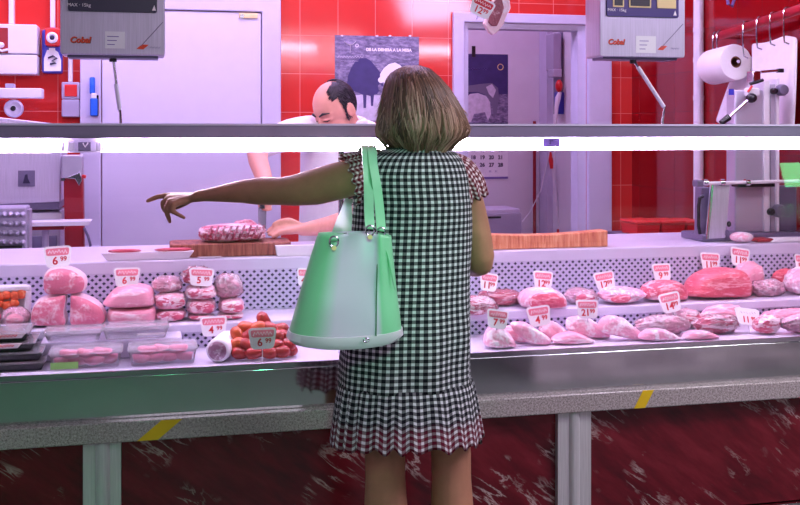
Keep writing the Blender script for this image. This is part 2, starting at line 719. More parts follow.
# room behind the doorway
RB = 3.7
m = MB()
m.box(-0.2, 3.4, RB, RB + 0.08, 0, CEIL)
struct(m.build('wall_back_room', 'wall_white', smooth=0))
ca = at(545, 0, RB).x
m = MB()
m.box(ca, ca + 0.08, BW + 0.08, RB, 0, CEIL)
struct(m.build('wall_side_room', 'wall_white', smooth=0))
m = MB()
m.box(at(547, 0, RB - 0.15).x, ca - 0.001, RB - 0.15, RB - 0.001, 0, CEIL)
struct(m.build('trim_3', 'frame_white', smooth=0))
m = MB()
m.box(-0.3, -0.2, BW + 0.08, RB + 0.08, 0, CEIL)
struct(m.build('wall_far_room', 'wall_white', smooth=0))

# door frame round the doorway
a0, a1 = at(453, 0, BW - 0.02).x, at(611, 0, BW - 0.02).x
zt = at(530, 14, BW - 0.02).z
m = MB()
m.prism([(a0, 0), (dl, 0), (dl, dz), (dr, dz), (dr, 0), (a1, 0), (a1, zt), (a0, zt)], BW - 0.035, BW)
o = struct(m.build('trim_1', 'frame_white', smooth=0, bevel=0.006))
m = MB()
m.prism([(dl, 0), (dl + 0.03, 0), (dl + 0.03, dz - 0.03), (dr - 0.05, dz - 0.03), (dr - 0.05, 0), (dr, 0), (dr, dz), (dl, dz)], BW, BW + 0.1)
m.build('jamb', 'frame_white', o, smooth=0)

# white cold room door on the left of the back wall
YD = BW - 0.05
a0, a1 = at(80, 0, YD).x, at(281, 0, YD).x
b0, b1 = at(101, 0, YD).x, at(262, 0, YD).x
zt = at(190, 10, YD).z
m = MB()
m.prism([(a0, 0), (b0, 0), (b0, zt), (b1, zt), (b1, 0), (a1, 0), (a1, zt + 0.11), (a0, zt + 0.11)], YD, BW)
struct(m.build('trim_2', 'frame_white', smooth=0, bevel=0.006))
m = MB(); m.box(b0 + 0.004, b1 - 0.004, YD + 0.012, BW, 0.02, zt - 0.004)
dr1 = struct(m.build('door_1', 'door_white', smooth=0, bevel=0.004))
m = MB(); slab(m, 239, 13, 258, 18, YD + 0.002, 0.02)
m.build('hinge_plate', 'cream', dr1, bevel=0.002)
m = MB(); c = at(242, 16, YD - 0.004); m.cyl(c, c + Vector((0, 0.02, 0)), 0.011)
m.build('hinge_bolt', 'chrome', dr1)

# ================================================================== COUNTER
XL, XR = -1.3, 3.3
ctr = thing('display_counter', 'long refrigerated butcher display counter with glass front, granite ledge and red marble base', 'display counter', (0.7, 0.4, 0))
B = lambda n, mt, mb, **k: mb.build(n, mt, ctr, **k)
m = MB(); m.box(XL, XR, 0.0, 0.006, 0.70, 1.394)
B('glass_pane', 'glass', m, smooth=0)
m = MB(); m.box(XL, XR, -0.025, 0.24, 1.396, 1.438)
B('top_shelf', 'shelf_steel', m, bevel=0.004)
m = MB(); m.box(XL, XR, -0.029, -0.0255, 1.433, 1.4395)
B('shelf_trim', 'ledge_white', m)
m = MB(); m.box(XL, XR, -0.006, 0.30, 0.655, 0.704)
B('deck', 'deck', m, bevel=0.004)
m = MB(); m.box(XL, XR, -0.012, -0.006, 0.694, 0.708)
B('deck_lip', 'chrome', m)
m = MB(); m.box(XL, XR, 0.285, 0.54, 0.753, 0.785)
B('step_shelf', 'ledge_white', m, bevel=0.005)
m = MB(); m.box(XL, XR, 0.505, 1.0, 0.93, 0.97)
B('rear_ledge', 'ledge_white', m, bevel=0.004)
m = MB(); m.box(XL, XR, 0.50, 0.505, 0.928, 0.966)
B('ledge_trim', 'ledge_white', m)


def lattice(z0, z1, Y, p=0.0255, q=0.0125, hx=0.0068, hz=0.0058):
    mb = MB()
    rows = max(1, round((z1 - z0) / q))
    q = (z1 - z0) / rows
    for r in range(rows):
        zc = z0 + (r + 0.5) * q
        x = XL + (p / 2 if r % 2 else 0)
        while x + p < XR:
            xc = x + p / 2
            D = [(xc, zc + hz), (xc + hx, zc), (xc, zc - hz), (xc - hx, zc)]
            E = [(xc, zc + q / 2), (xc + p / 2, zc), (xc, zc - q / 2), (xc - p / 2, zc)]
            K = [(x + p, zc + q / 2), (x + p, zc - q / 2), (x, zc - q / 2), (x, zc + q / 2)]
            for i in range(4):
                j = (i + 1) % 4
                mb.bm.faces.new([mb.bm.verts.new((a, Y, b)) for a, b in (E[i], K[i], E[j], D[j], D[i])])
            x += p
    bmesh.ops.remove_doubles(mb.bm, verts=mb.bm.verts, dist=1e-5)
    return mb


B('lattice_panel', 'lattice', lattice(0.786, 0.928, 0.497), smooth=0)
B('lattice_riser', 'lattice', lattice(0.705, 0.753, 0.293), smooth=0)
m = MB(); m.box(XL, XR, 0.535, 0.56, 0.70, 0.93)
B('back_liner', 'case_dark', m)
m = MB(); m.box(XL, XR, 0.33, 0.36, 0.66, 0.753)
B('step_liner', 'case_dark', m)
m = MB(); m.box(XL, XR, 0.03, 0.98, 0.14, 0.65)
B('case_body', 'case_dark', m)
m = MB(); m.box(XL, XR, 0.565, 0.98, 0.65, 0.93)
B('rear_body', 'steel', m)
m = MB(); m.box(XL, XR, -0.012, 0.03, 0.566, 0.692)
B('steel_front', 'fence_steel', m, bevel=0.003)
m = MB(); m.box(XL, XR, -0.05, 0.03, 0.507, 0.567)
gr = B('granite_ledge', 'granite', m, bevel=0.004)
for px0, px1, sl in ((137, 158, 24), (634, 645, 10)):
    Yg = -0.0515
    a, b = at(px0, 0, Yg).x, at(px1, 0, Yg).x
    w, s = b - a, sl * mpp(px0, Yg)
    m = MB(); m.prism([(a, 0.509), (b, 0.509), (b + s, 0.566), (a + s, 0.566)], Yg, Yg + 0.001)
    o = m.build('tape_stripe', 'yellow', gr, smooth=0)
    o['label'] = 'yellow tape stripe'
# posts and marble panels
posts = []
for (q0, q1, q2, q3) in ((83, 95, 110, 121), (558, 569, 580, 591), (-330, -320, -307, -297), (900, 911, 922, 933)):
    Yp = -0.03
    x = [at(q, 0, Yp).x for q in (q0, q1, q2, q3)]
    out = [(x[0], 0.02), (x[0], Yp), (x[1], Yp)]
    cxx, rr = (x[1] + x[2]) / 2, (x[2] - x[1]) / 2
    for k in range(1, 12):
        an = PI - PI * k / 12
        out.append((cxx + rr * math.cos(an) * 0.98, Yp + 0.002 - rr * 0.7 * math.sin(an)))
    out += [(x[2], Yp), (x[3], Yp), (x[3], 0.02)]
    m = MB()
    m.loft([[Vector((u, v, zz)) for u, v in out] for zz in (0.14, 0.506)])
    B('post', 'post_steel', m, smooth=30)
    posts.append((x[0], x[3]))
posts.sort()
edges = [XL] + [e for p in posts for e in p] + [XR]
for a, b in zip(edges[0::2], edges[1::2]):
    if b - a < 0.02:
        continue
    m = MB(); m.box(a + 0.001, b - 0.001, -0.008, 0.025, 0.145, 0.505)
    B('marble_panel', 'marble', m, smooth=0)
m = MB(); m.box(XL, XR, -0.03, 0.03, 0.118, 0.142)
B('base_rail', 'chrome', m, bevel=0.003)
m = MB(); m.box(XL, XR, 0.02, 0.9, 0.0, 0.118)
B('plinth', 'black', m)
# lighting strip under the shelf
M['led'] = emit('led_tube', (0.93, 0.78, 1.0, 1), 48)
m = MB(); m.box(XL, XR, 0.075, 0.10, 1.352, 1.396)
B('light_housing', 'ledge_white', m)
YT = 0.05
for a, b in ((XL, at(60, 0, YT).x), (at(104, 0, YT).x, at(336, 0, YT).x), (at(347, 0, YT).x, at(640, 0, YT).x), (at(642, 0, YT).x, XR)):
    m = MB(); m.prism(rrect(YT, YT + 0.025, 1.356, 1.388, 0.011), a, b, Matrix(((0, 1, 0, 0), (1, 0, 0, 0), (0, 0, 1, 0), (0, 0, 0, 1))))
    o = B('light_tube', 'led', m, smooth=30)
    o['label'] = 'glowing white tube'
for px0, px1 in ((61, 64), (68, 74), (96, 101), (102, 104)):
    m = MB(); slab(m, px0, 142, px1, 151, YT, 0.02)
    B('tube_clip', 'white_plastic', m, bevel=0.003)
m = MB(); slab(m, 78, 142, 91, 151, YT - 0.01, 0.008)
bx = B('tube_connector', 'steel_dark', m, bevel=0.002)
m = MB()
c = at(85, 143, YT - 0.013)
m.tube([c + Vector((-0.006, 0, 0)), c + Vector((0, 0, -0.012)), c + Vector((0.009, 0, 0.001))], 0.0025, 6)
m.build('check_mark', 'ink_white', bx)
m = MB(); p = at(341, 138, 0.11); m.tube([(p.x, 0.11, 1.396), (p.x, 0.11, 0.704)], 0.009, 14)
B('shelf_support', 'chrome', m)
m = MB(); p = at(-90, 138, 0.11); m.tube([(p.x, 0.11, 1.396), (p.x, 0.11, 0.704)], 0.009, 14)
B('shelf_support', 'chrome', m)
m = MB(); p = at(905, 138, 0.11); m.tube([(p.x, 0.11, 1.396), (p.x, 0.11, 0.704)], 0.009, 14)
B('shelf_support', 'chrome', m)
# small sticker hanging from the lamp strip
m = MB(); slab(m, 543, 138, 560, 147, YT - 0.012, 0.001)
st = B('notice_sticker', 'ink_violet', m, smooth=0)
text('2ª', 0.018, T(at(551, 142, YT - 0.0135)), 'ink_dark', 'notice_text', st)

# ================================================================== LAMPS AND ADDED FILL LIGHTS
M['lamp'] = emit('lamp_tube', (0.95, 0.8, 1.0, 1), 20)
LG = 'linear lamps hanging over the counter'
for i, xx in enumerate((-0.75, 0.55, 1.85)):
    where = ('over the left end of the counter', 'over the middle of the counter', 'over the right end of the counter')[i]
    Yl = 0.42
    t = thing('pendant_lamp', 'white linear tube lamp hung ' + where, 'lamp', (xx, Yl, 2.02), LG)
    m = MB(); m.box(xx - 0.6, xx + 0.6, Yl - 0.05, Yl + 0.03, 2.03, 2.05)
    m.box(xx - 0.6, xx + 0.6, Yl - 0.056, Yl - 0.05, 1.95, 2.05)
    m.build('lamp_housing', 'white_plastic', t)
    m = MB(); m.cyl((xx - 0.58, Yl, 2.0), (xx + 0.58, Yl, 2.0), 0.018)
    m.build('lamp_tube', 'lamp', t)
    for s in (-0.5, 0.5):
        m = MB(); m.cyl((xx + s, Yl, 2.05), (xx + s, Yl, CEIL), 0.004, n=8)
        m.build('hanging_cord', 'chrome', t)


def area(name, loc, target, sx, sy, power, color):
    l = bpy.data.lights.new(name, 'AREA')
    l.shape = 'RECTANGLE'
    l.size, l.size_y = sx, sy
    l.energy = power
    l.color = color
    o = bpy.data.objects.new(name, l)
    COL.objects.link(o)
    o.location = loc
    o.rotation_euler = (Vector(target) - Vector(loc)).to_track_quat('-Z', 'Y').to_euler()
    return o


LAV = (0.67, 0.50, 1.0)
area('shop_ceiling_light', (0.4, 1.55, 2.9), (0.4, 1.6, 0), 2.6, 0.35, 42, LAV)
area('shop_ceiling_light', (2.0, 1.35, 2.9), (2.0, 1.6, 0), 0.9, 0.35, 9, LAV)
area('shop_ceiling_light', (-1.2, 1.5, 2.9), (-1.2, 1.6, 0), 1.0, 0.35, 12, LAV)
area('back_room_light', (1.6, 2.95, 2.9), (1.6, 3.0, 0), 0.8, 0.4, 16, LAV)
area('hall_light_violet', (2.7, -2.2, 2.7), (0.9, -0.4, 0.9), 0.8, 0.5, 20, (0.78, 0.62, 1.0))
area('added_fill_floor', (2.6, -1.5, 2.9), (2.8, -2.2, 0.0), 2.2, 0.3, 26, (0.92, 0.86, 0.95))  # added fill, no known lamp: brightens the aisle floor mirrored in the steel
area('added_fill_stone', (3.4, -1.4, 2.9), (3.2, -2.4, 0.2), 2.0, 0.3, 60, (0.95, 0.9, 0.95))  # added fill, no known lamp: lifts the stone cladding for its reflection


def spot(name, loc, target, power, color, ang, blend=0.5, size=0.15):
    l = bpy.data.lights.new(name, 'SPOT')
    l.energy = power
    l.color = color
    l.spot_size = R(ang)
    l.spot_blend = blend
    l.shadow_soft_size = size
    o = bpy.data.objects.new(name, l)
    COL.objects.link(o)
    o.location = loc
    o.rotation_euler = (Vector(target) - Vector(loc)).to_track_quat('-Z', 'Y').to_euler()
    return o


spot('hall_spot_green', (0.15, -4.2, 2.3), (0.64, -0.45, 1.08), 190, (0.12, 1.0, 0.45), 13, 0.9)
spot('added_fill_bag', (-0.9, -3.4, 2.5), (0.45, -0.65, 0.95), 34, (0.85, 0.68, 1.0), 13, 0.7)  # added fill spot, no known lamp: lavender light on the bag centre
spot('hall_spot_green', (-0.9, -3.3, 2.8), (-0.6, -1.9, 0.0), 170, (0.08, 1.0, 0.36), 66, 0.8)
area('added_fill_front', (1.2, -6.2, 2.5), (1.0, 0.0, 0.5), 3.0, 0.5, 20, (0.9, 0.8, 0.95))  # added fill behind the camera, no known lamp: lifts granite and posts

w = bpy.data.worlds.new('world')
scn.world = w
w.use_nodes = True
w.node_tree.nodes['Background'].inputs[0].default_value = S(150, 130, 180)
w.node_tree.nodes['Background'].inputs[1].default_value = 0.05
scn.view_settings.view_transform = 'Standard'
scn.view_settings.look = 'None'
scn.view_settings.gamma = 1
scn.view_settings.exposure = 0.32
scn.view_settings.use_curve_mapping = False

# opposite stall (mirrored in the polished steel and the glass)
stone = NT('stone_cladding')
sv = stone.coord()
ssp = stone.N('ShaderNodeSeparateXYZ'); scb = stone.N('ShaderNodeCombineXYZ')
stone.L(sv, ssp.inputs[0]); stone.L(ssp.outputs['X'], scb.inputs[0]); stone.L(ssp.outputs['Z'], scb.inputs[1])
sb = stone.N('ShaderNodeTexBrick')
stone.L(scb.outputs[0], sb.inputs['Vector'])
for k, v in (('Color1', S(214, 200, 204)), ('Color2', S(150, 138, 146)), ('Mortar', S(60, 54, 58))):
    sb.inputs[k].default_value = v
sb.inputs['Scale'].default_value = 1
sb.inputs['Brick Width'].default_value = 0.22
sb.inputs['Row Height'].default_value = 0.06
sb.inputs['Mortar Size'].default_value = 0.004
stone.L(sb.outputs['Color'], stone.p.inputs['Base Color'])
stone.bump(stone.noise(sv, 14, 5), 0.6, 0.02)
M['stone'] = stone.m
M['green_panel'] = plain('green_panel', S(40, 120, 60), 0.35)
t = thing('stall_counter', 'stone clad counter of the stall across the aisle', 'counter', (3.4, -2.85, 0))
m = MB(); m.box(2.08, 4.9, -3.3, -2.38, 0, 0.86); m.build('stone_base', 'stone', t)
m = MB(); m.box(2.05, 4.95, -3.35, -2.34, 0.86, 0.9); m.build('worktop', 'granite', t, bevel=0.005)
t = thing('stall_counter', 'green panelled counter of the stall facing the display counter', 'counter', (-0.7, -4.0, 0))
m = MB(); m.box(-2.3, 1.2, -4.5, -3.75, 0, 0.9); m.build('counter_body', 'green_panel', t)
m = MB(); m.box(-2.35, 1.25, -4.55, -3.7, 0.9, 0.94); m.build('worktop', 'steel', t, bevel=0.005)
M['sign_green'] = emit('sign_green', (0.12, 0.9, 0.32, 1), 9)
t = thing('lit_sign', 'green lit sign panel standing across the market aisle', 'sign', (6.5, -6.0, 0))
q = at(782, 163, 0)
# mirrored sight line of the glass: place the panel where the pane would show it
def mirror(px, py, Y):
    a, b = ray(px)
    d = (-CY - Y) / b
    return Vector((a * d, Y, CZ - (py - HY) / F * d))
g0, g1 = mirror(781, 163, -6.0), mirror(787, 187, -6.0)
m = MB(); m.prism([(g1.x, g1.z), (g1.x + 1.0, g1.z), (g1.x + 1.0, g0.z), (g0.x, g0.z)], -6.02, -6.0)
m.build('sign_panel', 'sign_green', t, smooth=0)
for s in (0.15, 0.85):
    m = MB(); m.cyl((g1.x + s, -6.05, 0), (g1.x + s, -6.05, g0.z), 0.02); m.build('sign_post', 'steel', t)

def scribble(c, w, h, mat, name, parent, seed=1):
    """print too small to read: a fine uneven stroke"""
    rr = random.Random(seed)
    n = max(6, int(w / h * 1.6))
    pts = [c + Vector((-w / 2 + w * i / (n - 1), 0, (h / 2 if i % 2 else -h / 2) * rr.uniform(0.5, 1))) for i in range(n)]
    m = MB(); m.tube(pts, h * 0.16, 5, flat=0.5)
    return m.build(name, mat, parent)


# ================================================================== SCALES
def script_word(word, size, pos, parent, mat='ink_red'):
    text(word, size, T(pos + Vector((0.0012, 0.0006, -0.0012))), 'black', 'logo_shadow', parent, bold=0.0012, shear=0.2)
    return text(word, size, T(pos), mat, 'logo_lettering', parent, bold=0.0009, shear=0.2)


def scale(x0, x1, ybot, ypan, side, label, arm, arm_grip):
    Ys = 0.1
    a, b = at(x0, 0, Ys).x, at(x1, 0, Ys).x
    xm = (x0 + x1) / 2
    zb = at(xm, ybot, Ys).z
    zt = zb + 0.42
    t = thing('hanging_scale', label, 'scale', ((a + b) / 2, Ys, zb), 'hanging scales above the counter')
    m = MB()
    m.prism(rrect(a, b, zb, zt, 0.008, 3), Ys, Ys + 0.125)
    m.build('scale_body', 'brushed', t, bevel=0.004)
    m = MB()
    m.box(a + 0.02, b - 0.02, Ys + 0.02, Ys + 0.11, zb - 0.008, zb)
    m.build('bottom_plate', 'steel_dark', t)
    pxw = mpp(xm, Ys)
    P = lambda px, py, d=0.0: at(px, py, Ys - d)
    zp = at(xm, ypan, Ys).z
    p0, p1 = (x0 + 8, x1 - 8) if not side else (x0 + 6, x1 - 7)
    m = MB()
    m.prism(rrect(at(p0, 0, Ys).x, at(p1, 0, Ys).x, zp, zt - 0.02, 0.006, 3), Ys - 0.006, Ys)
    pan = m.build('display_panel', 'panel_violet' if side else 'panel_dark', t, bevel=0.001)
    # screens, keypad (mostly above the picture)
    for k in range(2):
        u0, u1 = [(p0 + 6, p0 + 17), (p0 + 22, p0 + 44)][k]
        A, Bx = at(u0, 0, Ys).x, at(u1, 0, Ys).x
        z1 = zp + 9 * pxw if side else zp + 22 * pxw
        m = MB(); m.box(A, Bx, Ys - 0.009, Ys - 0.006, z1, z1 + 0.06)
        fr = m.build('screen_bezel', 'cream' if side else 'grey_plastic', pan, bevel=0.001)
        m = MB(); m.box(A + 0.005, Bx - 0.005, Ys - 0.0098, Ys - 0.009, z1 + 0.005, z1 + 0.055)
        m.build('screen', 'black', pan)
    if side:
        A, Bx = at(p1 - 22, 0, Ys).x, at(p1 - 3, 0, Ys).x
        m = MB(); m.box(A, Bx, Ys - 0.009, Ys - 0.006, zp + 9 * pxw, zp + 9 * pxw + 0.07)
        m.build('keypad', 'cream', pan, bevel=0.001)
    text('MAX · 15kg', 0.014, T(P(p0 + 11, ypan - 7, 0.0068)), 'ink_white', 'capacity_text', pan)
    m = MB(); c = P(p1 - 3, ypan - 3, 0.0068); m.prism([(c.x - 0.006, c.z - 0.005), (c.x + 0.006, c.z - 0.005), (c.x + 0.001, c.z + 0.012)], Ys - 0.0072, Ys - 0.006)
    m.build('corner_mark', 'ink_white', pan, smooth=0)
    # lettering and stickers on the steel face
    lx = x0 + (20 if not side else 16)
    script_word('Cobal', 0.025, P(lx, (40 if not side else 42), 0.0012), t, 'orange_red')
    m = MB(); cx_ = (x0 + 55 if not side else x0 + 46); cy_ = 40.5 if not side else 45
    plate(m, cx_ - 10, cy_ - 9, cx_ + 10, cy_ + 8, Ys - 0.001, 0.001, 0.001)
    stk = m.build('white_sticker', 'paper', t, smooth=0)
    for k in range(3):
        m = MB(); c = P(cx_ - 1, cy_ - 4 + 4 * k, 0.0016); m.box(c.x - 0.02, c.x + 0.014 - 0.006 * k, Ys - 0.0014, Ys - 0.001, c.z - 0.0012, c.z + 0.0012)
        m.build('print_line', 'ink_violet', stk, smooth=0)
    c = P(x1 - 23, (47 if not side else 48), 0.001)
    m = MB(); m.prism([(c.x - 0.017, c.z - 0.006), (c.x + 0.004, c.z - 0.007), (c.x + 0.02, c.z + 0.007), (c.x, c.z + 0.008)], Ys - 0.0012, Ys)
    m.build('orange_mark', 'orange_red', t, smooth=0)
    scribble(P(x1 - 10, (47.5 if not side else 48.5), 0.001), 0.032, 0.006, 'ink_violet', 'maker_text', t)
    d0, d1 = P(x1 - 24, ybot - 9, 0.0006), P(x1 - 2, ybot - 33, 0.0006)
    m = MB(); m.tube([d0, d1], 0.0012, 6); m.build('diagonal_groove', 'steel_dark', t)
    # arm reaching down to the shelf, pole up to the ceiling
    pts = [at(px, py, Ys + 0.04) for px, py in arm]
    m = MB(); m.tube(pts, [0.0045] * len(pts), 10); ar = m.build('arm', 'chrome', t)
    g = [at(px, py, Ys + 0.04) for px, py in arm_grip]
    m = MB(); m.tube(g, [0.007] * len(g), 10); m.build('arm_sleeve', 'white_plastic', ar)
    m = MB(); m.cyl(pts[0] + Vector((0, 0, 0.03)), pts[0] + Vector((0, 0, -0.012)), 0.011); m.build('swivel_joint', 'black', ar)
    m = MB(); m.cyl(((a + b) / 2, Ys + 0.06, zt), ((a + b) / 2, Ys + 0.06, CEIL), 0.018); m.build('ceiling_pole', 'chrome', t)


scale(60, 165, 55, 12, False, 'grey steel scale display hanging over the left half of the counter',
      [(113, 58), (114.5, 68), (118, 98), (120.3, 114), (120.6, 124)], [(116, 84), (119.8, 110)])
scale(600, 685, 57, 17, True, 'steel scale display with violet screen panel hanging over the right half of the counter',
      [(633, 60), (637, 66), (664.5, 108), (663, 116), (662, 124)], [(638, 67), (664, 107)])

# steak shaped sign with a ticket hanging at the top
t = thing('steak_sign', 'raw steak shaped sign hanging at the top of the picture', 'sign', at(499, 10, 0.3), None)
out = [(498, -6), (505, -4), (510, 0), (511, 8), (507, 16), (504, 24), (497, 33), (493, 35), (489, 32), (484, 24), (486, 18), (490, 8), (493, 0)]
pp = [at(x, y, 0.3) for x, y in out]
m = MB(); m.prism([(p.x, p.z) for p in pp], 0.3, 0.32); m.build('fat_rim', 'fat', t, bevel=0.004)
out = [(498, -2), (502, 0), (504, 8), (501, 17), (497, 26), (492, 26), (488, 22), (491, 10), (494, 2)]
pp = [at(x, y, 0.297) for x, y in out]
m = MB(); m.prism([(p.x, p.z) for p in pp], 0.294, 0.3); m.build('lean_face', 'dark_rib', t, bevel=0.002)
m = MB(); p = at(499, -5, 0.31); m.cyl(p, (p.x, p.y, CEIL), 0.002, n=6); m.build('hanging_cord', 'chrome', t)

# ================================================================== PRICE TICKETS
RNG = random.Random(3)


def ticket(px, pybot, Y, wpx, hpx, big, small, label, tilt=0.0, stem=None, head='ink_pink', lean=14, dx=0.0):
    k = mpp(px, Y)
    w, h = wpx * k, hpx * k
    p = at(px, pybot, Y)
    t = thing('price_ticket', label, 'price ticket', p, 'price tickets in the counter', (R(-lean), R(tilt), 0))
    out = []
    base = rrect(-0.5, 0.5, 0, 1, 0.17, 4)
    for x, z in base:
        f = 0.78 + 0.22 * z
        out.append((x * w * f, z * h))
    m = MB(); m.prism(out, -0.0012, 0.0012); m.build('board', 'paper', t, local=True, smooth=0)
    hb = []
    for x, z in rrect(-0.42, 0.42, 0.56, 0.90, 0.08, 3):
        hb.append((x * w * (0.78 + 0.22 * z), z * h))
    m = MB(); m.prism(hb, -0.0018, -0.0012); hd = m.build('header', head, t, local=True, smooth=0)
    pts = []
    n = 13
    for i in range(n):
        pts.append(Vector(((-0.32 + 0.64 * i / (n - 1)) * w, -0.0022, (0.73 + (0.07 if i % 2 else -0.07) * (0.5 + RNG.random())) * h)))
    m = MB(); m.tube(pts, 0.018 * w, 5); m.build('header_lettering', 'ink_white', hd, local=True)
    text(big, h * 0.50, T((-0.09 * w + dx, -0.0016, 0.30 * h)), 'ink_red', 'price_euros', t, local=True, bold=h * 0.012)
    text(small, h * 0.30, T((0.20 * w + dx, -0.0016, 0.38 * h)), 'ink_red', 'price_cents', t, local=True, bold=h * 0.008)
    L = stem if stem else 0.012
    m = MB(); m.cyl((0, 0.0028, 0.35 * h), (0, 0.0028, -L), 0.0016, n=8); m.build('stem', 'white_plastic' if stem else 'chrome', t, local=True)
    return t


# ================================================================== BACK WALL, LEFT
YW = BW
def wallthing(name, label, cat, x0, y0, x1, y1, d=0.1, group=None):
    a, b, c, e = rect(x0, y0, x1, y1, YW - d)
    return thing(name, label, cat, ((a + b) / 2, YW, c), group)


t = wallthing('wall_cabinet', 'white wall unit with dark window on the red tiles at far left', 'cabinet', -25, 24, 37, 74)
m = MB(); plate(m, -25, 24, 37, 53.5, YW - 0.14, 0.138, 0.006); m.build('upper_cover', 'white_plastic', t, bevel=0.004)
m = MB(); plate(m, -25, 54.5, 37, 74, YW - 0.14, 0.138, 0.006); m.build('lower_cover', 'white_plastic', t, bevel=0.004)
m = MB(); plate(m, -20, 27.5, 8, 53, YW - 0.143, 0.006, 0.003); m.build('window', 'dark_red', t)
m = MB(); c = at(1, 45, YW - 0.145); m.ell(c, (0.016, 0.01, 0.014)); m.build('reel', 'white_plastic', t)
m = MB(); c = at(3, 50.5, YW - 0.147); m.tube([at(-6, 50, YW - 0.147), at(0, 50, YW - 0.147), at(2, 51, YW - 0.147), at(8, 49.5, YW - 0.147)], 0.006, 8); m.build('paper_strip', 'paper', t)
CG = 'white conduits on the red tiles'
for x0, x1, y0, y1, lab in ((8.5, 14, -120, 24, 'white conduit rising from the white wall unit'), (50, 55, -120, 28, 'white conduit rising from the emergency stop'), (68, 72.5, -120, 82, 'white conduit rising from the red switch box')):
    a, b, c, e = rect(x0, y0, x1, y1, YW - 0.03)
    e = CEIL
    m = MB(); m.box(a, b, YW - 0.03, YW - 0.002, c, e)
    o = m.build('conduit', 'white_plastic', None, bevel=0.004)
    tag(o, lab, 'conduit', CG)

t = wallthing('emergency_stop', 'blue and red emergency stop box on the tiles left of the scale', 'switch', 40, 27, 64, 73)
m = MB(); plate(m, 42, 30, 62, 73, YW - 0.06, 0.058, 0.01); m.build('back_box', 'blue_dark', t, bevel=0.004)
m = MB(); plate(m, 45, 27.5, 60, 46, YW - 0.10, 0.05, 0.012); m.build('stop_cap', 'red_plastic', t, bevel=0.006)
m = MB(); c = at(52, 37.5, YW - 0.115); m.lathe([(0.026, 0), (0.028, 0.008), (0.02, 0.014), (0.013, 0.012), (0.012, 0.006)], T(c + Vector((0, 0.014, 0))) @ Matrix.Rotation(PI / 2, 4, 'X')); m.build('button_ring', 'white_plastic', t)
m = MB(); m.ell(c + Vector((0, 0.005, 0)), (0.011, 0.007, 0.011)); m.build('button_eye', 'ink_dark', t)
m = MB()
pp = [at(x, y, YW - 0.066) for x, y in ((47, 50), (49, 50), (49, 48), (55, 48), (55, 50), (58, 52), (61, 60), (61, 71), (44, 71), (44, 58))]
m.prism([(p.x, p.z) for p in pp], YW - 0.066, YW - 0.058); lab_ = m.build('white_label', 'paper', t, smooth=0)
m = MB(); m.tube([at(48, 58, YW - 0.07), at(53, 56, YW - 0.07), at(57, 58, YW - 0.07), at(52, 61, YW - 0.07), at(56, 63, YW - 0.07), at(50, 64, YW - 0.07)], 0.005, 6); m.build('label_mark', 'ink_dark', lab_)

t = wallthing('light_switch', 'wall box with a red square button and a grey lower flap', 'switch', 61, 82, 80, 117)
m = MB(); plate(m, 61.5, 82, 79.5, 99, YW - 0.05, 0.048, 0.006); m.build('upper_box', 'grey_plastic', t, bevel=0.004)
m = MB(); plate(m, 64.5, 84.5, 77, 96.5, YW - 0.054, 0.01, 0.003); m.build('red_button', 'red_plastic', t, bevel=0.003)
m = MB(); plate(m, 61.5, 99.5, 79.5, 117, YW - 0.05, 0.048, 0.006); m.build('lower_flap', 'grey_plastic', t, bevel=0.004)

t = wallthing('knife_scabbard', 'blue brush in a blue holder on the white door frame', 'brush', 89, 77, 99, 117)
YK = BW - 0.05
m = MB(); plate(m, 89.5, 77, 95, 94, YK - 0.03, 0.02, 0.008); m.build('brush_handle', 'blue_plastic', t, bevel=0.004)
m = MB(); plate(m, 90, 98, 97.5, 116, YK - 0.045, 0.045, 0.008); m.build('holder', 'blue_plastic', t, bevel=0.006)
m = MB(); plate(m, 91, 93, 96.5, 99, YK - 0.035, 0.03, 0.006); m.build('ferrule', 'white_plastic', t, bevel=0.004)
m = MB(); plate(m, 95.5, 95, 98.5, 116, YK - 0.03, 0.03, 0.004); m.build('holder_back', 'black_plastic', t, bevel=0.002)
t.name = 'cleaning_brush'

# beam scale machine: white arm with dial, stand behind
YM = 1.95
t = thing('band_saw', 'white arm machine with round grey dial standing at far left', 'meat saw', at(10, 200, YM), None)
m = MB(); plate(m, -30, 88, 42, 98, YM, 0.1, 0.006); m.build('saw_arm', 'white_plastic', t, bevel=0.004)
m = MB(); plate(m, 5, 83.5, 14, 88, YM + 0.02, 0.06, 0.004); m.build('arm_cap', 'grey_plastic', t, bevel=0.003)
c = at(13.5, 108.5, YM + 0.01)
m = MB(); m.lathe([(0.0425, 0), (0.0425, 0.03), (0.036, 0.036), (0.024, 0.03), (0.012, 0.032), (0.008, 0.04)], T(c + Vector((0, 0.03, 0))) @ Matrix.Rotation(PI / 2, 4, 'X'), 32); dd = m.build('dial', 'steel', t)
m = MB(); m.lathe([(0.012, 0), (0.012, 0.012)], T(c + Vector((0, -0.002, 0))) @ Matrix.Rotation(PI / 2, 4, 'X')); m.build('dial_hub', 'chrome', dd)
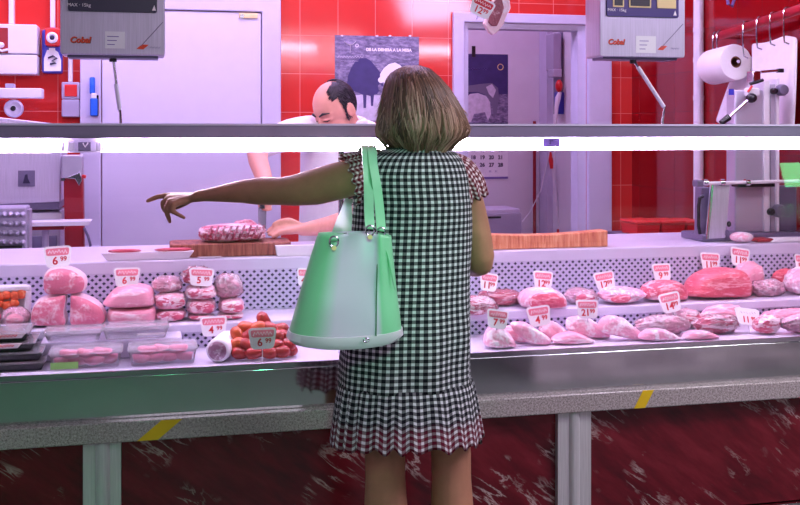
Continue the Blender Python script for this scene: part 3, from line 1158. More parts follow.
# sloping steel hood and body below
m = MB()
h = [at(-40, 114, YM - 0.1), at(0, 117.5, YM - 0.1), at(62, 124.7, YM - 0.1), at(60, 202, YM - 0.1), at(-40, 206, YM - 0.1)]
m.prism([(p.x, p.z) for p in h], YM - 0.1, YM + 0.25); bd = m.build('steel_body', 'brushed', t, bevel=0.004)
m = MB(); plate(m, 18, 170.5, 35, 186.5, YM - 0.102, 0.002, 0.001); sk = m.build('grey_label', 'steel_dark', t, smooth=0)
m = MB(); c = at(26.5, 179, YM - 0.104); m.prism([(c.x - 0.016, c.z - 0.02), (c.x + 0.016, c.z - 0.02), (c.x + 0.006, c.z + 0.004), (c.x + 0.004, c.z + 0.022), (c.x - 0.006, c.z + 0.02)], YM - 0.104, YM - 0.102); m.build('label_symbol', 'ink_dark', sk, smooth=0)
m = MB(); a, b, c0, e = rect(-40, 212, 60, 262, YM - 0.06); m.box(a, b, YM - 0.06, YM + 0.2, 0.845, e); m.build('base_cabinet', 'steel', t, bevel=0.004)
m = MB(); plate(m, 28, 213, 62, 219, YM - 0.08, 0.02, 0.003); m.build('white_bar', 'white_plastic', t)
m = MB(); plate(m, 24, 236, 57, 253, YM - 0.075, 0.015, 0.004); m.build('drawer', 'steel_dark', t, bevel=0.003)
m = MB(); a, b, c0, e = rect(-45, 206, 59, 214, YM - 0.1); m.box(a, b, YM - 0.09, YM + 0.24, e - 0.02, e + 0.014); m.build('body_sill', 'steel_dark', t)

# red stand with a chrome clamp
YR = 1.8
t = thing('knife_sterilizer', 'dark red column with a chrome clamp head beside the white door', 'stand', at(74, 262, YR), None)
m = MB(); a, b, c0, e = rect(64, 178, 83, 260, YR); m.prism([(at(65, 0, YR).x, 0.86), (at(84, 0, YR).x, 0.86), (at(83, 0, YR).x, at(74, 178, YR).z), (at(63.5, 0, YR).x, at(74, 178, YR).z)], YR, YR + 0.09); m.build('red_column', 'dark_red', t, bevel=0.006)
m = MB(); plate(m, 61.5, 155, 83, 178, YR - 0.015, 0.1, 0.012); cl = m.build('clamp_head', 'steel', t, bevel=0.006)
m = MB(); m.prism([(p.x, p.z) for p in [at(x, y, YR - 0.02) for x, y in ((66, 178), (80, 172), (82, 180), (79, 186), (75, 179))]], YR - 0.02, YR); m.build('clamp_jaw', 'chrome', cl, bevel=0.002)
m = MB(); m.cyl(at(82, 176, YR - 0.01), at(86, 177, YR - 0.01), 0.008); m.build('red_knob', 'red_plastic', cl)
m = MB(); plate(m, 61, 178, 65, 181, YR - 0.012, 0.09, 0.002); m.build('clamp_foot', 'chrome', cl)
pts = [at(84, 228, YR), at(88, 236, YR), at(90.5, 245, YR), at(89, 251, YR), at(87, 255, YR)]
m = MB(); m.tube(pts, 0.006, 8); m.build('power_cable', 'steel_dark', t)
t.name = 'red_stand'
a, b, c0, e = rect(27, 220.5, 92, 225, 1.66)
t = thing('steel_tray', 'white edged steel tray sticking out in front of the red column', 'tray', at(60, 226, 1.66), None)
m = MB(); m.prism([(at(27, 0, 1.66).x, e), (at(92, 0, 1.66).x, e), (at(89, 0, 1.66).x, c0), (at(27, 0, 1.66).x, c0)], 1.6, 1.72); m.build('tray_plate', 'white_plastic', t, bevel=0.002)
m = MB(); plate(m, 27, 225, 64, 230, 1.64, 0.08, 0.003); m.build('tray_support', 'dark_red', t)
z9 = at(27, 228, 1.66).z
m = MB(); m.cyl((at(45, 0, 1.68).x, 1.7, 0.86), (at(45, 0, 1.68).x, 1.7, c0), 0.015); m.build('tray_leg', 'steel', t)

# studded tenderiser
YT2 = 1.45
t = thing('meat_tenderizer', 'grey machine front with rows of pointed studs at the left edge', 'tenderizer', at(10, 255, YT2), None)
a, b, c0, e = rect(-14, 207, 26.5, 255, YT2)
m = MB(); m.box(a, b, YT2, YT2 + 0.14, 0.855, e); m.build('machine_body', 'grey_plastic', t, bevel=0.008)
for r in range(4):
    for k in range(6):
        c = at(-8 + 6.2 * k, 214.5 + 9.3 * r, YT2)
        m = MB(); m.lathe([(0.0125, 0), (0.0125, 0.004), (0.006, 0.016), (0.001, 0.022)], T(c) @ Matrix.Rotation(PI / 2, 4, 'X'), 10)
        m.build('stud', 'steel', t)
m = MB(); plate(m, -14, 246, 22, 250, YT2 - 0.012, 0.02, 0.003); m.build('black_slot', 'black', t)
m = MB(); plate(m, 26, 210, 29.5, 252, YT2 + 0.01, 0.1, 0.003); m.build('side_flange', 'steel', t)

# steel worktable under the left machines
t = thing('steel_worktable', 'steel worktable carrying the machines at the left of the stall', 'table', (-0.6, 1.8, 0), None)
xr_ = at(92, 0, 1.42).x
m = MB(); m.box(-1.9, xr_, 1.42, 2.26, 0.82, 0.845); m.build('table_top', 'steel', t, bevel=0.003)
for xx in (-1.85, xr_ - 0.05):
    for yy in (1.46, 2.2):
        m = MB(); m.box(xx, xx + 0.04, yy, yy + 0.04, 0, 0.82); m.build('leg', 'steel', t)

# ================================================================== POSTERS
def cow(mb, pts, Y, d=0.0006):
    P = [at(x, y, Y) for x, y in pts]
    mb.prism([(p.x, p.z) for p in P], Y - d, Y)


M['poster_grass'] = (lambda: None)
pg = NT('poster_print')
pv = pg.coord(scale=(14, 14, 34))
f1 = pg.noise(pv, 2.2, 6, 0.7)
pg.L(pg.ramp(f1, [(0.3, S(58, 52, 84)), (0.5, S(120, 108, 142)), (0.7, S(176, 164, 190))]), pg.p.inputs['Base Color'])
pg.set(rough=0.4)
M['poster_print'] = pg.m
M['poster_dark'] = plain('poster_dark', S(58, 46, 104), 0.5, var=0.15, scale=20)
M['poster_light'] = plain('poster_light', S(206, 196, 214), 0.5, var=0.2, scale=26)
YP = BW - 0.004
t = thing('wall_poster', 'cattle poster with white lettering pinned on the red tiles', 'poster', at(377, 122, YP), None)
m = MB(); slab(m, 335, 36, 419, 122, YP, 0.004); m.build('sheet', 'poster_print', t, smooth=0)
m = MB(); cow(m, [(335, 92), (350, 96), (365, 94), (419, 98), (419, 120.5), (335, 120.5)], YP); m.build('meadow', 'poster_light', t, smooth=0)
BL = lambda x0, y0, x1, y1, n=14: [((x0 + x1) / 2 + (x1 - x0) / 2 * math.cos(2 * PI * k / n), (y0 + y1) / 2 + (y1 - y0) / 2 * math.sin(2 * PI * k / n)) for k in range(n)]
m = MB(); cow(m, [(347, 84), (348, 76), (351, 68), (355, 62), (360, 58.5), (366, 58), (371, 61), (376, 67), (380, 72), (384, 75), (385, 79), (381, 81), (378, 86), (379, 91), (377, 94), (374, 95), (373, 106), (371, 106), (370.5, 96), (366.5, 95), (366, 108), (363.5, 108), (363, 95), (359, 93), (354, 91), (352, 103), (350, 103), (350, 92)], YP - 0.0006); m.build('dark_cow', 'poster_dark', t, smooth=0)
m = MB(); cow(m, [(380, 79), (380, 74), (384, 68), (389, 64), (395, 62.5), (400, 65), (404, 70), (406, 80), (405, 92), (404, 106), (402, 106), (401, 95), (395, 94), (394, 107), (392, 107), (391, 94), (387, 90), (385, 84)], YP - 0.0008); m.build('pale_cow', 'ink_white', t, smooth=0)
m = MB(); cow(m, BL(378, 77, 384, 83), YP - 0.001); m.build('pale_muzzle', 'ink_white', t, smooth=0)
for u in (381, 386, 390):
    m = MB(); cow(m, BL(u, 83 + (u - 381) * 0.6, u + 2.2, 86 + (u - 381) * 0.6), YP - 0.0012); m.build('dark_fleck', 'poster_dark', t, smooth=0)
m = MB(); m.tube([at(344, 41, YP - 0.001), at(347, 44, YP - 0.001), at(350, 44.5, YP - 0.001), at(353, 44, YP - 0.001), at(356, 41, YP - 0.001)], [0.003, 0.006, 0.007, 0.006, 0.003], 6, flat=0.25); m.build('bull_horns', 'ink_white', t)
m = MB(); m.tube([at(350, 44, YP - 0.001), at(350.5, 48, YP - 0.001), at(350, 52.5, YP - 0.001)], [0.006, 0.004, 0.006], 6, flat=0.25); m.build('bull_face', 'ink_white', t)
m = MB(); c = at(357, 45.5, YP - 0.001); m.tube([c + Vector((0.008 * math.cos(a), 0, 0.008 * math.sin(a))) for a in [2 * PI * k / 16 for k in range(17)]], 0.002, 5); m.build('ring_mark', 'ink_white', t)
text('DE LA DEHESA A LA MESA', 0.0215, T(at(389, 50, YP - 0.001)), 'ink_white', 'title_text', t, bold=0.0012)
scribble(at(350.5, 56.8, YP - 0.001), 0.14, 0.011, 'ink_white', 'subtitle_text', t, 2)
scribble(at(349, 61, YP - 0.001), 0.10, 0.005, 'ink_white', 'fine_print', t, 3)
for px in (342, 377, 390, 410):
    m = MB(); m.ell(at(px, 36, YP - 0.003), (0.008, 0.004, 0.005), sub=2); m.build('tape_tab', 'ink_white', t)

YP = RB - 0.004
t = thing('wall_poster', 'dark poster of grazing cattle in the room behind the doorway', 'poster', at(486, 124, YP), None)
m = MB(); slab(m, 452, 54, 508, 124, YP, 0.004); m.build('sheet', 'poster_dark', t, smooth=0)
m = MB(); cow(m, [(452, 96), (508, 94), (508, 123), (452, 123)], YP); m.build('meadow', 'poster_print', t, smooth=0)
m = MB(); cow(m, [(466, 98), (470, 94), (478, 93), (486, 96), (490, 102), (491, 114), (488, 121), (485, 112), (474, 114), (471, 122), (468, 122), (466, 110)], YP - 0.0006); m.build('white_cow', 'poster_light', t, smooth=0)
m = MB(); cow(m, [(466, 86), (480, 84), (492, 83), (498, 88), (499, 98), (497, 112), (494, 119), (492, 104), (486, 95), (478, 92), (466, 92)], YP - 0.0004); m.build('spotted_cow', 'steel_dark', t, smooth=0)
m = MB(); cow(m, [(486, 87), (492, 84), (496, 90), (493, 98), (489, 94)], YP - 0.001); m.build('white_patch', 'poster_light', t, smooth=0)
m = MB(); c = at(500.5, 67, YP - 0.001); m.tube([c + Vector((0.02 * math.cos(a), 0, 0.02 * math.sin(a))) for a in [2 * PI * k / 20 for k in range(21)]], 0.003, 5); m.build('ring_mark', 'cream', t)
m = MB(); slab(m, 472, 46, 475.5, 57, YP - 0.004, 0.004); m.build('black_clip', 'black', t)
scribble(at(476, 69, YP - 0.001), 0.16, 0.014, 'ink_violet', 'title_text', t, 4)

# calendar
t = thing('wall_calendar', 'white wall calendar showing days 18 to 28 in the back room', 'calendar', at(482, 180, YP), None)
m = MB(); slab(m, 440, 138, 508, 178, YP, 0.004); m.build('sheet', 'paper', t, smooth=0)
m = MB(); slab(m, 440, 177, 508, 179, YP - 0.002, 0.004); m.build('bottom_edge', 'ink_violet', t, smooth=0)
for (row, y) in ((('16', '17', '18', '19', '20', '21'), 157.5), (('23', '24', '25', '26', '27', '28'), 165)):
    for k, d in enumerate(row):
        text(d, 0.036, T(at(455 + 9.1 * k, y, YP - 0.001)), 'ink_dark', 'date', t, bold=0.0015)
for k, d in enumerate(('9', '10', '11', '12', '13', '14')):
    text(d, 0.03, T(at(455 + 9.1 * k, 151, YP - 0.001)), 'ink_violet', 'date', t)
for k, d in enumerate(('30', '31')):
    text(d, 0.018, T(at(490 + 6 * k, 171.5, YP - 0.001)), 'ink_violet', 'date', t)

# back room things
YB = 3.3
t = thing('label_printer', 'grey box machine with a dark slot below the calendar', 'printer', at(495, 240, YB), None)
a, b, c0, e = rect(466, 213, 522, 250, YB)
m = MB(); m.box(a, b, YB, YB + 0.3, c0, e); m.build('machine_body', 'grey_plastic', t, bevel=0.01)
m = MB(); slab(m, 466, 209, 520, 214, YB + 0.005, 0.28); m.build('lid', 'ledge_white', t, bevel=0.008)
m = MB(); slab(m, 482, 216.5, 501, 218.5, YB - 0.003, 0.006); m.build('slot', 'black', t)
m = MB(); m.box(a - 0.05, b + 0.05, YB - 0.03, YB + 0.35, 0, c0); o = m.build('side_cabinet', 'ledge_white', None, bevel=0.005)
tag(o, 'white cabinet under the grey box machine in the back room', 'cabinet')
t = thing('mop', 'thin dark red pole standing against the back room wall', 'pole', at(534.5, 330, RB - 0.05), None)
m = MB(); p = at(534.5, 150, RB - 0.05); q = Vector((p.x, p.y, 0.06)); m.cyl(p + Vector((0, 0, 0.2)), q, 0.011, 0.012); m.build('pole', 'dark_red', t)
m = MB(); m.box(q.x - 0.11, q.x + 0.11, q.y - 0.04, q.y + 0.03, 0.0, 0.07); m.build('head', 'dark_red', t, bevel=0.01)
t = thing('broom', 'white broom handle with red grips leaning by the pier', 'broom', at(560, 330, RB - 0.25), None)
YQ = RB - 0.25
m = MB(); m.cyl(at(552, 156, YQ), at(558.5, 229, YQ), 0.011); m.build('handle', 'white_plastic', t)
m = MB(); m.tube([at(550.5, 152, YQ), at(551, 160, YQ), at(552, 168.5, YQ)], [0.006, 0.017, 0.013], 10); m.build('top_grip', 'red_plastic', t)
p = at(558.5, 229, YQ); d = (p - at(552, 156, YQ)).normalized(); q = p + d * ((p.z - 0.1) / -d.z)
m = MB(); m.cyl(p, q, 0.0135); m.build('lower_handle', 'red_plastic', t)
m = MB(); m.box(q.x - 0.14, q.x + 0.14, q.y - 0.03, q.y + 0.03, 0.0, 0.11); m.build('brush_head', 'red_plastic', t, bevel=0.01)
t = thing('white_wire', 'thin white wire slanting across the back room wall', 'wire', at(530, 225, RB - 0.12), None)
m = MB(); m.tube([at(550, 150, RB - 0.16), at(541, 190, RB - 0.14), at(530, 212, RB - 0.16), at(522, 222, 3.42)], 0.0035, 6); m.build('wire', 'white_plastic', t)
# wall station with a red flower shaped cap
YS = 3.35
t = thing('hose_station', 'white wall box with a red cap and white hose in the back room', 'wall box', at(559, 125, YS), None)
m = MB(); slab(m, 561, 32, 565, 114, YS + 0.02, 0.14); m.build('dark_backplate', 'steel_dark', t, bevel=0.003)
m = MB(); plate(m, 553.5, 33, 561.5, 70, YS - 0.02, 0.14, 0.008); m.build('tall_box', 'grey_plastic', t, bevel=0.006)
m = MB(); plate(m, 553.5, 69, 562, 77, YS - 0.03, 0.1, 0.005); m.build('valve', 'steel', t, bevel=0.004)
m = MB(); c = at(559, 86, YS - 0.03); m.ell(c, (0.024, 0.03, 0.042)); m.build('red_cap', 'red_plastic', t)
m = MB(); plate(m, 557, 92, 565, 114, YS, 0.05, 0.006); m.build('blue_backing', 'blue_dark', t, bevel=0.004)
m = MB(); m.tube([at(560, 92, YS - 0.03), at(558, 98, YS - 0.03), at(556.5, 107, YS - 0.04), at(555.5, 124, YS - 0.05), at(554, 180, YS - 0.02)], [0.012, 0.02, 0.015, 0.009, 0.008], 8); m.build('white_hose', 'white_plastic', t)

# ================================================================== RIGHT WALL
Xp = RX - 0.026
c = atX(698.5, 130, Xp)
t = thing('water_pipe', 'white vertical pipe on the dark red right wall', 'pipe', (c.x, c.y, 0), None)
m = MB(); m.cyl((c.x, c.y, 0), (c.x, c.y, CEIL), 0.0245); m.build('pipe', 'white_plastic', t)
for py in (30, 60, 98):
    q = atX(698.5, py, Xp)
    m = MB(); m.cyl(q + Vector((0, 0, -0.012)), q + Vector((0, 0, 0.012)), 0.0262); m.build('pipe_collar', 'white_plastic', t)

XH = RX - 0.10
rl = [atX(px, py, XH) for px, py in ((714, 38), (760, 22), (800, 9), (830, -1))]
t = thing('hook_rail', 'dark purple hook rail on the right wall under the ceiling', 'rail', rl[0], None)
m = MB(); m.tube([rl[0], rl[-1]], 0.016, 12, flat=1.3); m.build('rail_bar', 'dark_red', t)
for q in (rl[0].lerp(rl[-1], 0.05), rl[0].lerp(rl[-1], 0.9)):
    m = MB(); m.cyl(q, q + Vector((RX - q.x - 0.001, 0, 0)), 0.012); m.build('rail_bracket', 'chrome', t)


def onrail(px):
    best = min((abs(prj(rl[0].lerp(rl[-1], s / 200))[0] - px), s) for s in range(201))
    return rl[0].lerp(rl[-1], best[1] / 200)


def prj(p):
    dx, dy = p[0] - CX, p[1] - CY
    d = dx * sP + dy * cP
    return HX + (dx * cP - dy * sP) / d * F, HY - (p[2] - CZ) / d * F


HG = 'steel hooks on the hook rail'
hooks = {}
for px, ln, lab in ((717, 0.09, 'steel hook at the far end of the rail'), (721, 0.09, 'second steel hook holding the paper roll'), (747, 0.13, 'steel hook over the near end of the paper roll'), (761, 0.11, 'steel hook left of the hanging white apron'), (774, 0.11, 'steel hook holding the middle of the white apron'), (788, 0.12, 'steel hook at the right of the white apron')):
    q = onrail(px)
    o = MB()
    pts = [q + Vector((-0.0, 0.0, -0.02)) + Vector((-0.02 * math.cos(a), 0, 0.038 + 0.02 * math.sin(a) - 0.02)) for a in [PI * k / 8 - 0.6 for k in range(9)]]
    pts = [q + Vector((0.019, 0, -0.01))] + [q + Vector((0.021 * math.cos(a), 0, 0.004 + 0.021 * math.sin(a))) for a in [PI * k / 8 for k in range(9)]] + [q + Vector((-0.02, 0, -ln * 0.7)), q + Vector((-0.012, 0.006, -ln)), q + Vector((0.005, 0.0, -ln - 0.008))]
    o.tube(pts, 0.0035, 6)
    hooks[px] = pts[-1]
    h = o.build('steel_hook', 'chrome', None)
    tag(h, lab, 'hook', HG)

# paper roll: axis runs along the wall
t = thing('paper_roll', 'big white paper roll with brown core hung on the right wall rail', 'paper roll', atX(726, 80, RX - 0.16), None)
c0, c1 = atX(712, 67.5, 2.545), atX(736, 62, 2.545)
ax = (c1 - c0).normalized()
mt = T(c0) @ ax.to_track_quat('Z', 'Y').to_matrix().to_4x4()
Lr = (c1 - c0).length
m = MB(); m.lathe([(0.026, Lr), (0.079, Lr), (0.082, Lr - 0.01), (0.082, 0.01), (0.079, 0), (0.026, 0)], mt, 36, cap=False)
m.build('paper', 'paper', t, smooth=30)
m = MB(); m.lathe([(0.027, -0.01), (0.027, Lr - 0.004), (0.02, Lr - 0.004), (0.02, -0.01)], mt, 24, cap=False); m.build('core', 'kraft', t, smooth=30)
m = MB(); m.cyl(mt @ Vector((0, 0, -0.09)), mt @ Vector((0, 0, Lr + 0.02)), 0.008); m.build('spindle', 'chrome', t)
m = MB(); m.cyl(mt @ Vector((0, 0, -0.07)), mt @ Vector((0, 0, -0.03)), 0.018); m.build('spindle_end', 'white_plastic', t)


def cloth(name, label, cat, cols, mat, parent_mat=None):
    """hanging cloth: cols = list of (px top, py top, py bottom, Y) sampled along its width"""
    rows = 16
    P = []
    for r in range(rows + 1):
        f = r / rows
        row = []
        for i, (pt, yt, pb, yb, Y) in enumerate(cols):
            p, q = atX(pt, yt, Y), atX(pb, yb, Y)
            v = p.lerp(q, f)
            v.x -= 0.008 * (1 + math.sin(i * 2.1 + f * 2)) * (0.3 + f)
            row.append(v)
        P.append(row)
    m = MB(); m.grid(P, closed=False)
    o = m.build(name, mat, None, smooth=180, solid=0.004, sub=1)
    return tag(o, label, cat)


cloth('white_apron', 'white apron hanging in front of the right wall', 'apron',
      [(752.5, 44, 757, 118, 2.60), (756, 43, 760, 121, 2.59), (762, 43, 765, 124, 2.6), (768, 42, 771, 126, 2.59), (775, 40, 777, 128, 2.6), (781, 37, 783, 130, 2.59), (787, 35, 788, 132, 2.6), (793, 36.5, 794, 132, 2.59), (798, 37, 796, 131, 2.6)], 'cloth_white')
cloth('white_towel', 'crumpled white towel hanging below the paper roll', 'towel',
      [(735, 68, 719, 122, 2.645), (739, 64, 724, 125, 2.635), (744, 61, 729, 123, 2.645), (748, 56, 735, 124, 2.635), (752, 55, 741, 126, 2.645), (755, 60, 747, 124, 2.635), (757, 68, 752, 124, 2.645)], 'cloth_white')
t = thing('wall_hook', 'small violet hook fixed high on the right wall', 'hook', atX(736, 6, RX - 0.03), None)
m = MB(); p = atX(734, 0, RX - 0.02); m.tube([p + Vector((0.018, 0, 0.06)), p, p + Vector((-0.01, 0, -0.03)), p + Vector((-0.03, 0, -0.02)), p + Vector((-0.035, 0, 0.02))], 0.008, 8); m.build('hook', 'ink_violet', t)

# ------------------------------------------------------------------ meat slicer on the rear ledge
YZ = 0.62
ZL = 0.9712
t = thing('meat_slicer', 'large steel meat slicing machine on the rear ledge at right', 'meat slicer', at(760, 243, YZ), None)
m = MB(); a, b, c0, e = rect(700, 233, 798, 243, YZ); m.box(a, b, YZ - 0.02, YZ + 0.16, ZL, ZL + 0.03); m.build('machine_base', 'steel_dark', t, bevel=0.006)
m = MB(); a, b, c0, e = rect(735, 186, 764, 233, YZ + 0.03); m.box(a, b, YZ + 0.03, YZ + 0.1, ZL + 0.029, at(750, 90, YZ + 0.03).z); m.build('left_housing', 'steel', t, bevel=0.006)
m = MB(); a, b, c0, e = rect(764, 80, 770, 236, YZ + 0.02); m.box(a, b, YZ + 0.02, YZ + 0.14, ZL + 0.029, at(766, 81, YZ + 0.02).z); m.build('white_column', 'white_plastic', t, bevel=0.003)
m = MB(); a, b, c0, e = rect(770.5, 84, 776, 236, YZ + 0.03); m.box(a, b, YZ + 0.03, YZ + 0.14, ZL + 0.029, at(775, 84, YZ + 0.03).z); m.build('grey_column', 'steel', t, bevel=0.003)
m = MB(); a, b, c0, e = rect(776.5, 78, 779.5, 236, YZ + 0.02); m.box(a, b, YZ + 0.02, YZ + 0.14, ZL + 0.029, at(778, 78, YZ + 0.02).z); m.build('white_edge', 'white_plastic', t, bevel=0.002)
m = MB(); a, b, c0, e = rect(779.8, 184, 797, 236, YZ + 0.035); m.box(a, b, YZ + 0.035, YZ + 0.14, ZL + 0.029, at(795, 186, YZ + 0.035).z); m.build('right_housing', 'steel_dark', t, bevel=0.006)
m = MB(); plate(m, 729, 89, 734, 95, YZ + 0.028, 0.003, 0.001); m.build('blue_label', 'blue_dark', t, smooth=0)
for (px, py, r1) in ((780, 211, 0.027), (783, 90, 0.024)):
    c = at(px, py, YZ)
    m = MB(); m.lathe([(r1, 0), (r1, 0.02), (r1 * 0.85, 0.03), (r1 * 0.3, 0.032)], T(c + Vector((0, 0.02, 0))) @ Matrix.Rotation(PI / 2, 4, 'X'), 24); kb = m.build('round_knob', 'steel_dark', t)
    m = MB(); c2 = at(px - 8, py + 1, YZ); m.lathe([(r1 * 0.55, 0), (r1 * 0.55, 0.015), (r1 * 0.4, 0.022)], T(c2 + Vector((0, 0.015, 0))) @ Matrix.Rotation(PI / 2, 4, 'X'), 18); m.build('inner_knob', 'black_plastic', kb)
# clamp at the top with lever and black ball
m = MB(); m.box(*rect(753, 71, 761, 82, YZ)[:2], YZ, YZ + 0.05, at(757, 82, YZ).z, at(757, 71, YZ).z); m.build('top_clamp', 'chrome', t, bevel=0.004)
m = MB(); m.tube([at(750, 84, YZ), at(757, 82, YZ), at(763, 80, YZ)], 0.007, 8); m.build('clamp_base', 'black_plastic', t)
m = MB(); m.cyl(at(761, 72, YZ + 0.02), at(783, 70, YZ + 0.02), 0.006); ba = m.build('guide_bar', 'chrome', t)
m = MB(); plate(m, 779, 68.5, 784, 72.5, YZ + 0.01, 0.02, 0.002); m.build('guide_stop', 'black_plastic', ba)
m = MB(); plate(m, 749, 88, 760, 96, YZ - 0.01, 0.04, 0.006); m.build('lever_bracket', 'white_plastic', t, bevel=0.004)
m = MB(); m.ell(at(751.5, 98, YZ - 0.02), (0.023, 0.02, 0.02)); lv = m.build('lever_ball', 'black_plastic', t)
m = MB(); m.cyl(at(749, 99, YZ - 0.02), at(729, 117, YZ - 0.02), 0.006); m.build('lever_rod', 'chrome', t)
m = MB(); m.cyl(at(729, 117, YZ - 0.02), at(721, 123, YZ - 0.02), 0.014, 0.011); m.build('lever_grip', 'black_plastic', t)
m = MB(); m.cyl(at(748, 92, YZ - 0.012), at(752, 86, YZ - 0.012), 0.005); m.build('red_tip', 'red_plastic', t)
# sloping guard plate and carriage
m = MB(); P_ = [at(x, y, YZ - 0.03) for x, y in ((712.5, 184), (730.5, 183), (726, 238), (708, 239))]
m.prism([(p.x, p.z) for p in P_], YZ - 0.03, YZ - 0.005); gp = m.build('guard_plate', 'brushed', t, bevel=0.004)
m = MB(); P_ = [at(x, y, YZ - 0.034) for x, y in ((711.5, 184), (713.5, 184), (708.5, 239), (706.5, 239))]
m.prism([(p.x, p.z) for p in P_], YZ - 0.036, YZ - 0.03); m.build('plate_edge', 'chrome', gp)
m = MB(); m.cyl(at(700, 183.5, YZ - 0.04), at(799, 181, YZ - 0.04), 0.007); m.build('slide_rod', 'white_plastic', t)
for px in (705, 722, 747):
    m = MB(); m.cyl(at(px - 2, 182.6, YZ - 0.04), at(px + 2, 182.4, YZ - 0.04), 0.014); m.build('rod_collar', 'chrome', t)
m = MB(); plate(m, 697, 180, 704, 187, YZ - 0.06, 0.04, 0.006); m.build('rod_end', 'steel_dark', t, bevel=0.005)
m = MB(); P_ = [at(x, y, YZ) for x, y in ((701, 187), (711, 187), (708, 236), (700, 236))]
m.prism([(p.x, p.z) for p in P_], YZ, YZ + 0.05); m.build('carriage_side', 'steel_dark', t, bevel=0.004)
m = MB(); m.tube([at(703, 196, YZ - 0.03), at(699.5, 198, YZ - 0.03), at(698.5, 206, YZ - 0.03), at(698.5, 226, YZ - 0.03), at(700, 234, YZ - 0.03)], 0.007, 8); m.build('grip_handle', 'black_plastic', t)
m = MB(); plate(m, 738, 183, 775, 187, YZ - 0.02, 0.05, 0.003); m.build('top_strip', 'black_plastic', t)
m = MB(); m.ell(at(729, 224, YZ - 0.02), (0.009, 0.009, 0.012)); m.build('side_knob', 'black_plastic', t)
m = MB(); c = at(727, 233, YZ - 0.03); m.cyl(c, c + Vector((0, 0.03, 0)), 0.012); m.build('foot_knob', 'steel_dark', t)
# things lying by the slicer
c = at(739, 236, YZ - 0.06)
m = MB(); m.ell((c.x, YZ - 0.078, ZL + 0.0225), (0.048, 0.04, 0.021)); o = m.build('meat_piece', 'pale', None); tag(o, 'small pale meat lump beside the slicer', 'meat')
a, b, c0, e = rect(766, 235, 812, 240, 0.56)
m = MB(); m.prism([(a, ZL + 0.004), (b, ZL + 0.004), (b, ZL + 0.016), (a + 0.03, ZL + 0.018), (a + 0.004, ZL + 0.008)], 0.52, 0.585); o = m.build('paper_stack', 'paper', None, bevel=0.002); tag(o, 'sheets of white wrapping paper at the right end of the ledge', 'paper')
o.location.z = -0.003
a, b, c0, e = rect(752, 232, 768, 238, 0.57)
m = MB(); m.box(a, b, 0.53, 0.6, ZL + 0.001, ZL + 0.014); o = m.build('red_pad', 'dark_red', None, bevel=0.003); tag(o, 'small dark red pad in front of the slicer', 'pad')

# red tubs on a low table
YV = 1.25
t = thing('side_table', 'steel side table under the red tubs by the right wall', 'table', (2.35, 1.4, 0), None)
a, b, c0, e = rect(634, 236, 706, 243, YV)
zt_ = c0 + (e - c0) * 0.98
m = MB(); m.box(a, min(b, RX - 0.08), YV, YV + 0.3, zt_ - 0.03, zt_); m.build('table_top', 'steel_dark', t, bevel=0.003)
for xx in (a + 0.01, min(b, RX - 0.08) - 0.05):
    for yy in (YV + 0.01, YV + 0.25):
        m = MB(); m.box(xx, xx + 0.04, yy, yy + 0.04, 0, zt_ - 0.03); m.build('leg', 'steel', t)
for (x0, x1, lab) in ((636.5, 660, 'red plastic tub nearest the doorway'), (661.5, 685, 'red plastic tub in the middle of the three'), (686.5, 704, 'red plastic tub nearest the slicer')):
    a, b, c0, e = rect(x0, 220.5, x1, 236, YV + 0.03)
    t = thing('red_tub', lab, 'tub', ((a + b) / 2, YV + 0.1, zt_), 'red tubs on the side table')
    m = MB(); i = 0.006
    m.loft([[Vector(p) for p in ((a + i, YV + 0.03, zt_ + 0.001), (b - i, YV + 0.03, zt_ + 0.001), (b - i, YV + 0.2, zt_ + 0.001), (a + i, YV + 0.2, zt_ + 0.001))],
            [Vector(p) for p in ((a, YV + 0.025, e - 0.018), (b, YV + 0.025, e - 0.018), (b, YV + 0.205, e - 0.018), (a, YV + 0.205, e - 0.018))]])
    m.build('tub_body', 'red_plastic', t, bevel=0.004)
    m = MB(); m.box(a - 0.003, b + 0.003, YV + 0.02, YV + 0.21, e - 0.018, e - 0.002); m.build('lid', 'red_plastic', t, bevel=0.005)

# ================================================================== MEAT
ZS, ZD, ZR = 0.785, 0.704, 0.97      # step shelf, lower deck, rear ledge
EPS = 0.0012


def fit(x0, y0, x1, y1, Yf, d, z0):
    """bounding box in metres of a thing seen at the pixel box, front at Yf, depth d, base z0"""
    Ym = Yf + d / 2
    a, b = at(x0, 0, Ym).x, at(x1, 0, Ym).x
    zt = at((x0 + x1) / 2, y0, Ym).z
    return a, b, Yf, Yf + d, z0 + EPS, max(zt, z0 + 0.015)


